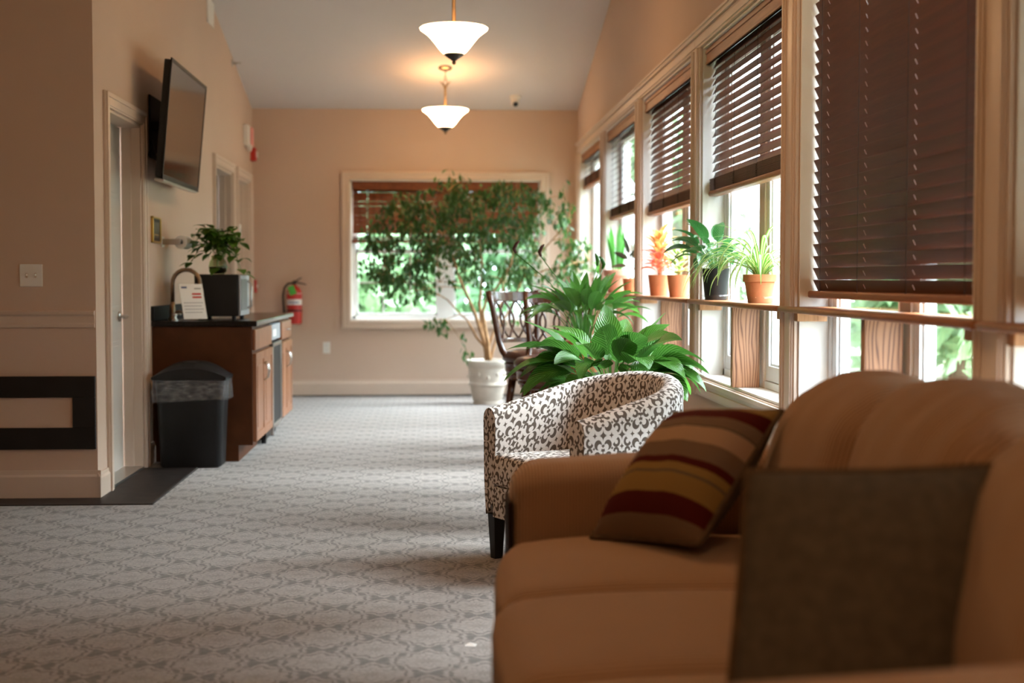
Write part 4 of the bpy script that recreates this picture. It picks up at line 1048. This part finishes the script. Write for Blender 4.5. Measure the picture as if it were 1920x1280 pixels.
# ================================================================== counter stools
def stool(loc, rz, label):
    """local -y is the front; seat top at .67, back to 1.085"""
    r = thing('counter_stool', label, 'stool', loc, rz, 'dark wood swivel counter stools')
    MB().lathe([(0, .60), (.205, .60), (.222, .615), (.224, .64), (.20, .668), (.13, .683), (0, .688)], 36, cap=False).build('seat', 'seat_leather', r, smooth=True, label='dark brown round leather seat')
    MB().lathe([(0, .50), (.195, .50), (.20, .51), (.195, .525), (.205, .535), (.205, .575), (.21, .585), (.20, .60), (0, .60)], 36, cap=False).build('swivel_drum', 'stool_wood', r, smooth='auto')
    MB().lathe([(0, .47), (.17, .47), (.185, .48), (.185, .498), (0, .498)], 32, cap=False).build('apron', 'stool_wood', r, smooth='auto')
    for q in range(4):
        a = PI / 4 + q * PI / 2; ca, sa = math.cos(a), math.sin(a)
        MB().tube([(ca * .15, sa * .15, .49), (ca * .17, sa * .17, .35), (ca * .19, sa * .19, .18), (ca * .225, sa * .225, 0)], [.030, .026, .021, .019], 8).build('leg', 'stool_wood', r, smooth=True)
    ring = [(math.cos(q * PI / 12) * .185, math.sin(q * PI / 12) * .185, .20) for q in range(24)]
    MB().tube(ring, .012, 8, closed=True).build('foot_ring', 'stool_wood', r, smooth=True)
    # curved back: arc about the seat centre
    def bp(t, z):   # t -1..1 across, z height
        a = PI / 2 - t * R(50); rad = .235 + .075 * (z - .70) / .38
        return Vector((rad * math.cos(a) * 1.02, rad * math.sin(a), z))
    def railbar(z0, z1, th, nm, t0=-.98, t1=.98):
        n = 14; rings = []
        for i in range(n + 1):
            t = lerp(t0, t1, i / n); a = bp(t, z0); b = bp(t, z1); d = Vector((a.x, a.y, 0)).normalized() * th
            rings.append([a - d, a + d, b + d, b - d])
        loft(MB(), rings).build(nm, 'stool_wood', r, bev=.004)
    railbar(1.015, 1.085, .013, 'top_rail'); railbar(.725, .757, .014, 'bottom_rail')
    for sg in (-1, 1):
        pts = [bp(sg, 1.09) + Vector((0, .012, 0)), bp(sg, .98), bp(sg, .85), bp(sg, .74)]
        e = pts[-1]; pts += [Vector((e.x * .985, e.y - .03, .675)), Vector((e.x * .95, e.y - .075, .625)), Vector((e.x * .88, e.y - .13, .60)), Vector((e.x * .72, e.y - .17, .592))]
        MB().tube(pts, [.021, .020, .020, .022, .024, .024, .022, .020], 10).build('back_post', 'stool_wood', r, smooth=True)
    # interlaced oval lattice
    for q in range(5):
        tc = -.76 + q * .38
        for ph in (0, PI):
            pts = []
            for i in range(13):
                z = lerp(.752, 1.02, i / 12); pts.append(bp(max(-.97, min(.97, tc + .27 * math.sin(PI * i / 6 * .5 + 0) * (1 if ph == 0 else -1) * 1.0)), z))
            MB().tube(pts, .0085, 6).build('lattice_bar', 'stool_wood', r, smooth=True)
stool((.70, 9.90, 0), R(42), 'counter stool with lattice back, the one nearer the ficus pot')
stool((.735, 9.10, 0), R(-26), 'counter stool with lattice back partly hidden behind the leafy plants')

# ================================================================== plants
def frond_mesh(az, e0, e1, L, W, pet=.3, fold=.25, shape=None, n=12, start=(0, 0, 0), twist=0.0, name='leaf', wave=0.0, petw=.0035, curlside=0.0):
    """a leaf: thin petiole then blade, bending from elevation e0 to e1 along its length"""
    vs = []; uv = []; fs = []
    p = Vector(start); nv = (-1, -.5, 0, .5, 1)
    steps = n + max(2, int(n * pet)); ds = L / steps
    npet = steps - n
    az0 = az
    rows = 0
    for i in range(steps + 1):
        t = i / steps; e = lerp(e0, e1, t ** 1.35); az = az0 + curlside * t
        d = Vector((math.cos(az) * math.cos(e), math.sin(az) * math.cos(e), math.sin(e)))
        side = Vector((-math.sin(az), math.cos(az), 0)); up = side.cross(d) * -1
        if up.z < 0 and abs(e) < PI / 2: up = -up
        if twist:
            m_ = Matrix.Rotation(twist, 3, d); side = m_ @ side; up = m_ @ up
        if i >= npet:
            tb = (i - npet) / n; wd = max(.0012, W * (shape(tb) if shape else math.sin(PI * min(1, tb ** .72)) ** .85))
        else: tb = 0; wd = petw
        for v in nv:
            q = p + side * (v * wd) + up * (abs(v) * wd * fold + wave * wd * math.sin(tb * 9 + v * 2) * abs(v))
            vs.append(q); uv.append((tb, (v + 1) / 2))
        p = p + d * ds
    for i in range(steps):
        for j in range(4): fs.append((i * 5 + j, i * 5 + j + 1, (i + 1) * 5 + j + 1, (i + 1) * 5 + j))
    me = MB().add(vs, fs).mesh(name); ul = me.uv_layers.new()
    for lp in me.loops: ul.data[lp.index].uv = uv[lp.vertex_index]
    return me
def pot(parent, prof, mat, soil_z, soil_r, name='pot', n=28):
    MB().lathe(prof, n, cap=False).build(name, mat, parent, smooth='auto')
    MB().lathe([(0, soil_z), (soil_r, soil_z - .004)], n, cap=False).build('soil', 'soil', parent)
def terracotta(r, h):
    return [(0, 0), (r * .68, 0), (r * .70, .004), (r * .90, h * .74), (r, h * .745), (r, h * .99), (r * .97, h), (r * .90, h), (r * .88, h * .93), (0, h * .93)]
def tapered(r, h): return [(0, 0), (r * .76, 0), (r * .78, .004), (r * .985, h * .97), (r, h), (r * .93, h), (r * .92, h * .93), (0, h * .93)]

# --- big peace lily behind the armchair
pl = thing('potted_lily', 'big glossy peace lily spreading behind the armchair', 'potted plant', (.86, 6.82, 0))
MB().lathe([(0, .30), (.16, .30), (.17, .31), (.165, .33), (0, .33)], 28, cap=False).build('stand_top', 'stool_wood', pl, smooth='auto')
for q in range(3):
    a = q * 2.094 + .4; MB().tube([(math.cos(a) * .12, math.sin(a) * .12, .31), (math.cos(a) * .15, math.sin(a) * .15, 0)], [.016, .012], 8).build('stand_leg', 'stool_wood', pl, smooth=True)
MB().lathe([(0, .33), (.115, .33), (.12, .335), (.15, .60), (.155, .62), (.145, .62), (.14, .59), (0, .59)], 28, cap=False).build('pot', 'black_plastic', pl, smooth='auto')
MB().lathe([(0, .592), (.138, .59)], 24, cap=False).build('soil', 'soil', pl)
rl = random.Random(21)
def put_leaf(parent, me, mat): link('leaf', me, mat, parent, smooth=True)
LILY = []
for q in range(62):
    a = q * 2.39996 + rl.uniform(-.2, .2); f = (q + .5) / 62
    e0 = lerp(R(84), R(38), f ** .8) + rl.uniform(-.1, .1); e1 = lerp(R(10), R(-75), f ** .7) + rl.uniform(-.4, .4)
    L = lerp(.42, .54, math.sin(PI * min(1, f + .15)) ** .5) * rl.uniform(.82, 1.05); W = rl.uniform(.054, .074)
    LILY.append((a, e0, e1, L, W, rl.uniform(.7, 1.0)))
# leaves that stand out in the photograph: (direction, lift, tip, length, half width)
LILY += [(R(178), R(62), R(18), .56, .050, .8), (R(190), R(58), R(-20), .60, .055, .8), (R(200), R(52), R(-50), .62, .055, .8), (R(95), R(88), R(66), .47, .070, .9), (R(20), R(70), R(40), .50, .062, .8),
         (R(250), R(70), R(-35), .42, .066, .9), (R(285), R(66), R(-48), .44, .06, .9), (R(320), R(60), R(-35), .46, .06, .9), (R(215), R(66), R(-30), .46, .066, .9), (R(345), R(58), R(-55), .48, .06, .9), (R(0), R(55), R(-70), .48, .055, .9)]
for (a, e0, e1, L, W, pr) in LILY:
    st0 = (math.cos(a) * .04, math.sin(a) * .04, .59)
    put_leaf(pl, frond_mesh(a, e0, e1, L, W, .85, .22, None, 13, st0, rl.uniform(-.55, .55), wave=.10, curlside=rl.uniform(-.35, .35)), 'lily_leaf')
# --- taller spathiphyllum behind it, on a pedestal
sp = thing('potted_spathiphyllum', 'leggy green plant with brown spent flowers in front of the stools', 'potted plant', (.835, 7.88, 0))
MB().lathe([(0, 0), (.15, 0), (.15, .03), (.05, .05), (.035, .10), (.035, .50), (.06, .54), (.14, .56), (.14, .59), (0, .59)], 24, cap=False).build('pedestal', 'stool_wood', sp, smooth='auto')
MB().lathe([(0, .59), (.075, .59), (.10, .81), (.105, .83), (.095, .83), (.09, .80), (0, .80)], 24, cap=False).build('pot', 'terracotta', sp, smooth='auto')
MB().lathe([(0, .802), (.09, .80)], 24, cap=False).build('soil', 'soil', sp)
for q in range(58):
    a = q * 2.39996; f = (q + .5) / 58; rr_ = rl.uniform(.0, .075)
    e0 = lerp(R(89), R(72), f); e1 = lerp(R(60), R(-55), f ** .9) + rl.uniform(-.25, .25)
    put_leaf(sp, frond_mesh(a, e0, e1, lerp(.46, .50, f) * rl.uniform(.82, 1.05), rl.uniform(.026, .038), 1.15, .3, None, 10, (math.cos(a) * rr_, math.sin(a) * rr_, .79), rl.uniform(-.5, .5), curlside=rl.uniform(-.3, .3)), 'lily_leaf')
for (a, L, e1) in ((R(170), .60, R(48)), (R(150), .58, R(62)), (R(20), .50, R(78)), (R(60), .52, R(70))):
    d = Vector((math.cos(a), math.sin(a), 0)); pts = [Vector((0, 0, .80)) + d * (.02 + t * t * L * math.cos(e1) * .9) + Vector((0, 0, t * L * .86)) for t in (0, .35, .7, 1)]
    MB().tube(pts, .0028, 6).build('flower_stalk', 'lily_leaf', sp, smooth=True)
    e = pts[-1]; MB().tube([e, e + d * .01 + Vector((0, 0, .025)), e + d * -.004 + Vector((0, 0, .055)), e + d * -.02 + Vector((0, 0, .07))], [.006, .011, .010, .004], 8).build('spent_flower', 'brown_spathe' if a > 1.5 else 'lily_leaf', sp, smooth=True)

SH = SZ + .0005
def shelf_plant(name, label, y, x=1.485): return thing(name, label, 'potted plant', (x, y, SH), 0, 'potted plants on the window shelves')
# --- spider plant
p = shelf_plant('spider_plant', 'spider plant with arching striped leaves in a terracotta pot', 6.42)
pot(p, terracotta(.076, .13), 'terracotta', .121, .066)
MB().lathe([(0, .001), (.07, .001), (.085, .03), (.083, .03), (.068, .003), (0, .003)], 28, cap=False).build('saucer', 'clear_acrylic', p, smooth=True)
for q in range(62):
    a = q * 2.39996; f = (q + .5) / 62
    if math.cos(a) > .2: fL = .62
    else: fL = 1.0
    L = rl.uniform(.27, .42) * fL; e0 = lerp(R(84), R(40), f); e1 = lerp(R(-10), R(-100), f ** .6) + rl.uniform(-.2, .2)
    put_leaf(p, frond_mesh(a, e0, e1, L, rl.uniform(.006, .009), .0, .35, lambda t: .55 + .45 * math.sin(PI * min(1, t * 1.1)) if t < .85 else max(.02, (1 - t) / .15 * .8), 12, (math.cos(a) * .02, math.sin(a) * .02, .12)), 'spider_leaf')
# long runners hanging over the shelf toward the armchair
for q in range(11):
    a = R(128 + q * 11); L = rl.uniform(.36, .50)
    put_leaf(p, frond_mesh(a, R(rl.uniform(30, 58)), R(-92), L, .0075, .0, .35, lambda t: .7 if t < .8 else max(.02, (1 - t) / .2 * .7), 14, (0, 0, .125)), 'spider_leaf')
# --- dark peace lily in black pot
p = shelf_plant('dark_leaf_plant', 'dark glossy leafy plant in a black plastic pot', 7.36, 1.47)
pot(p, tapered(.072, .165), 'black_plastic', .153, .066)
MB().lathe([(0, .001), (.07, .001), (.078, .028), (.076, .028), (.068, .003), (0, .003)], 28, cap=False).build('saucer', 'clear_acrylic', p, smooth=True)
for q in range(34):
    a = q * 2.39996 + .4; f = (q + .5) / 34; k_ = .62 if math.cos(a) > .3 else 1.0
    put_leaf(p, frond_mesh(a, lerp(R(86), R(50), f), lerp(R(35), R(-72), f ** .8) + rl.uniform(-.2, .2), rl.uniform(.26, .35) * k_, rl.uniform(.028, .042), .9, .22, None, 10, (math.cos(a) * .02, math.sin(a) * .02, .15), rl.uniform(-.4, .4)), 'lily_leaf_dark')
# --- pale variegated plant and red plant
p = shelf_plant('variegated_plant', 'small pale yellow-edged plant in a plain terracotta pot', 8.52, 1.475)
pot(p, tapered(.070, .135), 'terracotta', .125, .064)
for q in range(34):
    a = q * 2.39996; f = (q + .5) / 34; z = lerp(.24, .13, f)
    put_leaf(p, frond_mesh(a, lerp(R(70), R(25), f), lerp(R(30), R(-25), f), rl.uniform(.09, .14), rl.uniform(.020, .028), .15, .25, None, 8, (rl.uniform(-.02, .02), rl.uniform(-.02, .02), z), rl.uniform(-.3, .3)), 'pale_leaf')
MB().tube([(0, 0, .12), (.004, 0, .19), (0, .004, .25)], [.006, .005, .003], 6).build('stem', 'bark', p, smooth=True)
p = shelf_plant('red_leaf_plant', 'bright red and orange leaved plant in a terracotta pot', 9.32, 1.485)
pot(p, tapered(.075, .138), 'terracotta', .128, .068)
for q in range(46):
    a = q * 2.39996; f = (q + .5) / 46; z = lerp(.34, .14, f ** .9)
    put_leaf(p, frond_mesh(a, lerp(R(78), R(35), f), lerp(R(25), R(-40), f), rl.uniform(.12, .19), rl.uniform(.020, .029), .12, .25, None, 8, (rl.uniform(-.015, .015), rl.uniform(-.015, .015), z), rl.uniform(-.4, .4)), 'croton_top' if f < .48 else 'croton_leaf')
MB().tube([(0, 0, .12), (.004, 0, .25), (0, .004, .36)], [.007, .006, .003], 6).build('stem', 'bark', p, smooth=True)
# --- rubber plant and snake plant
p = shelf_plant('rubber_plant', 'slim dark rubber plant in a small terracotta pot', 10.50, 1.455)
pot(p, tapered(.056, .115), 'terracotta', .106, .05)
MB().tube([(0, 0, .10), (.004, 0, .2), (-.002, .0, .30)], [.005, .004, .003], 6).build('stem', 'rubber_leaf', p, smooth=True)
for a, e0, e1, L, W, z in ((R(170), R(70), R(78), .17, .036, .27), (R(200), R(35), R(10), .16, .030, .24), (R(0), R(45), R(30), .12, .03, .25), (R(185), R(10), R(-20), .15, .030, .20), (R(330), R(30), R(-10), .12, .028, .17), (R(290), R(50), R(20), .12, .03, .26)):
    put_leaf(p, frond_mesh(a, e0, e1, L, W, .12, .12, None, 10, (0, 0, z), .5), 'rubber_leaf')
p = shelf_plant('snake_plant', 'upright snake plant in a wide pale terracotta pot', 11.50, 1.485)
pot(p, terracotta(.105, .185), 'terracotta_pale', .172, .09)
for q in range(13):
    a = q * 2.39996; rr_ = .02 + .045 * ((q * 7) % 13) / 13
    put_leaf(p, frond_mesh(a, R(rl.uniform(76, 88)), R(rl.uniform(70, 86)), rl.uniform(.20, .42), rl.uniform(.019, .026), .0, .22, lambda t: .62 + .38 * math.sin(PI * t * .8) if t < .72 else max(.03, (1 - t) / .28), 10, (math.cos(a) * rr_, math.sin(a) * rr_, .16), rl.uniform(-.8, .8)), 'snake_leaf')
p = shelf_plant('leafy_potted_plant', 'small leafy plant in a reddish pot on the shelf behind the ficus', 12.55, 1.475)
pot(p, terracotta(.07, .125), 'terracotta', .117, .06)
for q in range(26):
    a = q * 2.39996; f = (q + .5) / 26
    put_leaf(p, frond_mesh(a, lerp(R(85), R(40), f), lerp(R(20), R(-50), f), rl.uniform(.16, .26), rl.uniform(.016, .024), .4, .25, None, 8, (0, 0, .11)), 'lily_leaf')

# --- pothos in a glass vase on the microwave
p = thing('pothos_vase', 'trailing green pothos in a round glass vase on the microwave', 'potted plant', (-1.452, 9.70, .905 + .3005))
MB().lathe([(0, 0), (.040, 0), (.058, .018), (.064, .05), (.056, .085), (.042, .108), (.045, .125), (.043, .125), (.040, .108), (.053, .084), (.061, .05), (.055, .02), (.038, .004), (0, .004)], 28, cap=False).build('vase', 'vase_glass', p, smooth=True, label='clear glass vase')
MB().lathe([(0, .005), (.038, .006), (.054, .02), (.059, .045), (.058, .05), (0, .05)], 24, cap=False).build('gravel', 'soil', p, smooth=True)
heart = lambda t: (1.0 if t < .3 else 1.0) * (math.sin(PI * min(1, (t + .06) ** .55)) ** .8 if t < .98 else .02)
rp = random.Random(5)
for q in range(11):
    a = q * 2.39996; L = rp.uniform(.09, .22); up_ = rp.uniform(.08, .21)
    pts = []
    for i in range(7):
        t = i / 6; pts.append(Vector((math.cos(a) * L * t * .85, math.sin(a) * L * t * .8, .115 + up_ * math.sin(PI * min(1, t * 1.15) * .8) - .09 * t ** 3 * (q % 3))))
    pts = [Vector((0, 0, .03))] + pts
    MB().tube(pts, .0022, 5).build('vine', 'pothos_leaf', p, smooth=True)
    for i in range(2, 8):
        for rep in range(2 + (i < 6)):
            put_leaf(p, frond_mesh(a + rp.uniform(-1.6, 1.6), rp.uniform(R(-35), R(50)), rp.uniform(R(-85), R(-25)), rp.uniform(.075, .115), rp.uniform(.026, .038), .3, .15, heart, 8, pts[i]), 'pothos_leaf')

# --- ficus tree by the far window
fi = thing('ficus_tree', 'tall weeping fig tree in a pale moulded pot by the far window', 'tree', (.506, 13.40, 0))
MB().lathe([(0, 0), (.135, 0), (.138, .015), (.132, .03), (.142, .05), (.165, .17), (.18, .18), (.18, .195), (.172, .205), (.18, .33), (.183, .345), (.197, .36), (.205, .385), (.207, .41), (.197, .415), (.182, .41), (.175, .385), (0, .385)], 36, cap=False).build('pot', 'stone_pot', fi, smooth='auto', label='pale stone-look pot with banded mouldings')
MB().lathe([(0, .40), (.178, .387)], 28, cap=False).build('soil', 'soil', fi)
me = MB().lathe([(0, -.02), (.018, -.012), (.024, 0), (.018, .012), (0, .02)], 8, cap=False).mesh('relief')
for q in range(12):
    a = q * PI / 6; dz = -.02 * math.cos(q * PI / 1.5); o = link('relief', me, 'stone_pot', fi, smooth=True); o.location = (math.cos(a) * .176, math.sin(a) * .176, .275 + dz); o.scale = (.7, .7, 1)
U = .005025
STEMS = [[(0, 0, 0), (-4, 31, .0), (-17, 75, -.03), (-39, 127, -.06), (-54, 163, -.08), (-66, 205, -.10), (-92, 250, -.12), (-118, 285, -.15)],
         [(0, 0, .02), (-6, 50, .04), (-10, 68, .05), (-15, 112, .06), (-11, 149, .07), (-9, 185, .08), (-16, 240, .1), (-38, 300, .12), (-60, 330, .1)],
         [(4, 0, -.02), (1, 38, -.04), (-10, 94, -.07), (-2, 119, -.09), (18, 145, -.12), (40, 180, -.16), (52, 230, -.2), (44, 290, -.2)],
         [(-4, 28, .0), (-21, 49, .05), (-39, 82, .10), (-50, 90, .12), (-74, 118, .16), (-112, 140, .2), (-150, 150, .2)],
         [(5, 0, .03), (20, 60, .06), (45, 105, .03), (66, 160, -.06), (96, 205, -.16), (128, 240, -.28), (150, 262, -.35)],
         [(2, 30, -.02), (24, 90, .02), (30, 150, .1), (60, 215, .16), (92, 265, .2), (106, 305, .2)],
         [(66, 160, -.06), (110, 175, -.2), (150, 180, -.42), (178, 190, -.6)]]
nodes = []
for si, s_ in enumerate(STEMS):
    pts = [Vector((a * U, d, .385 + b * U)) for a, b, d in s_]
    # subdivide softly
    fine = []
    for i in range(len(pts) - 1):
        for t in (0, .33, .66): fine.append(pts[i].lerp(pts[i + 1], t) + Vector((rnd.uniform(-.004, .004), rnd.uniform(-.004, .004), 0)))
    fine.append(pts[-1])
    n = len(fine); r0 = (.024, .022, .02, .013, .013, .012, .008)[si]
    MB().tube(fine, [lerp(r0, .0045, (i / (n - 1)) ** .8) for i in range(n)], 8).build('stem', 'bark', fi, smooth=True)
    for i, q in enumerate(fine):
        if q.z > .95 : nodes.append(q)
    if si == 3: nodes += fine[8:]
crown = [(-240, 175), (-222, 270), (-165, 318), (-95, 345), (-75, 366), (-45, 345), (25, 338), (70, 345), (95, 325), (135, 330), (150, 285), (140, 262), (178, 225), (205, 190), (196, 148), (150, 150), (110, 135), (60, 150), (0, 140), (-60, 155), (-110, 140), (-150, 125), (-205, 128), (-225, 160)]
def inside(x_, y_):
    c = False; j = len(crown) - 1
    for i in range(len(crown)):
        xi, yi = crown[i]; xj, yj = crown[j]
        if (yi > y_) != (yj > y_) and x_ < (xj - xi) * (y_ - yi) / (yj - yi) + xi: c = not c
        j = i
    return c
rf = random.Random(11); tips = []
while len(tips) < 290:
    a, b = rf.uniform(-245, 210), rf.uniform(120, 366)
    if inside(a, b):
        dd = rf.uniform(-.52, .42) * (1 - ((a + 10) / 290) ** 2 * .5)
        if a > 120: dd = rf.uniform(-.75, -.15)
        x_ = a * U
        if x_ > .86: continue
        tp = Vector((x_, dd, .385 + b * U))
        if any((tp - q).length < .075 for q in tips): continue
        tips.append(tp)
tips += [Vector((-102 * U, -.12, .385 + 62 * U)), Vector((-112 * U, -.1, .385 + 75 * U)), Vector((-90 * U, -.14, .385 + 72 * U)), Vector((-34 * U, -.1, .385 + 14 * U)), Vector((60 * U, .05, .385 + 80 * U)), Vector((-190 * U, .1, .385 + 128 * U)), Vector((-170 * U, 0, .385 + 122 * U))]
tw = MB(); leaves = []
for tp in tips:
    b = min(nodes, key=lambda q: (q - tp).length + (.6 if q.z > tp.z + .05 else 0))
    mid = b.lerp(tp, .55) + Vector((rf.uniform(-.04, .04), rf.uniform(-.04, .04), .10 * (tp - b).length + .02))
    pts = []
    for i in range(7):
        t = i / 6; pts.append((1 - t) ** 2 * b + 2 * t * (1 - t) * mid + t * t * tp)
    tw.tube(pts, [lerp(.0045, .0014, i / 6) for i in range(7)], 5)
    nl = rf.randint(10, 15)
    for q in range(nl):
        t = rf.uniform(.45, 1.03); i = min(5, int(t * 6)); pp = pts[i].lerp(pts[i + 1], t * 6 - i) + Vector((rf.gauss(0, .035), rf.gauss(0, .035), rf.gauss(0, .03)))
        leaves.append((pp, rf.uniform(0, 2 * PI), rf.uniform(R(-95), R(-25)), rf.uniform(-.7, .7), rf.uniform(.75, 1.15)))
    if (tp - b).length > .35: nodes.append(pts[3])
tw.build('twigs', 'bark', fi, smooth=True)['kind'] = 'stuff'
lm = frond_mesh(0, R(5), R(-20), .080, .0160, .18, .22, lambda t: math.sin(PI * min(1, t ** .75)) ** .8 if t < .85 else max(.03, (1 - t) / .15 * .45), 7, name='leaf'); lm.materials.append(M['ficus_leaf'])
for pq in lm.polygons: pq.use_smooth = True
lv = [v.co.copy() for v in lm.vertices]; lf = [tuple(pq.vertices) for pq in lm.polygons]; luv = {lp.vertex_index: tuple(lm.uv_layers[0].data[lp.index].uv) for lp in lm.loops}
leaves.sort(key=lambda q: q[0].y)       # nearest first
fol = MB(); fuv = []
for i, (pp, az, el, tws, sc_) in enumerate(leaves):
    mt = Matrix.Translation(pp) @ Matrix.Rotation(az, 4, 'Z') @ Matrix.Rotation(-el, 4, 'Y') @ Matrix.Rotation(tws, 4, 'X') @ Matrix.Scale(sc_, 4)
    if i % 6 == 0 and i // 6 < 300:
        o = bpy.data.objects.new('leaf', lm); C.objects.link(o); o.parent = fi; o.matrix_local = mt
    else:
        fol.add([mt @ q for q in lv], lf); fuv += [luv[j] for j in range(len(lv))]
me = fol.mesh('foliage'); ul = me.uv_layers.new()
for lp in me.loops: ul.data[lp.index].uv = fuv[lp.vertex_index]
o = link('foliage', me, 'ficus_leaf', fi, smooth=True); o['kind'] = 'stuff'

# scrap of paper on the carpet
m = MB(); m.add([(-.018, -.004, .002), (.016, -.007, .001), (.02, .004, .006), (-.002, .008, .010), (-.016, .006, .004)], [(0, 1, 2, 3, 4)])
m.add([(-.018, -.004, .0012), (.016, -.007, .0002), (.02, .004, .0052), (-.002, .008, .0092), (-.016, .006, .0032)], [(4, 3, 2, 1, 0)])
tag(m.build('paper_scrap', 'paper', None, loc=(.115, 4.50, 0)), 'tiny white paper scrap on the carpet beside the sofa', 'paper')
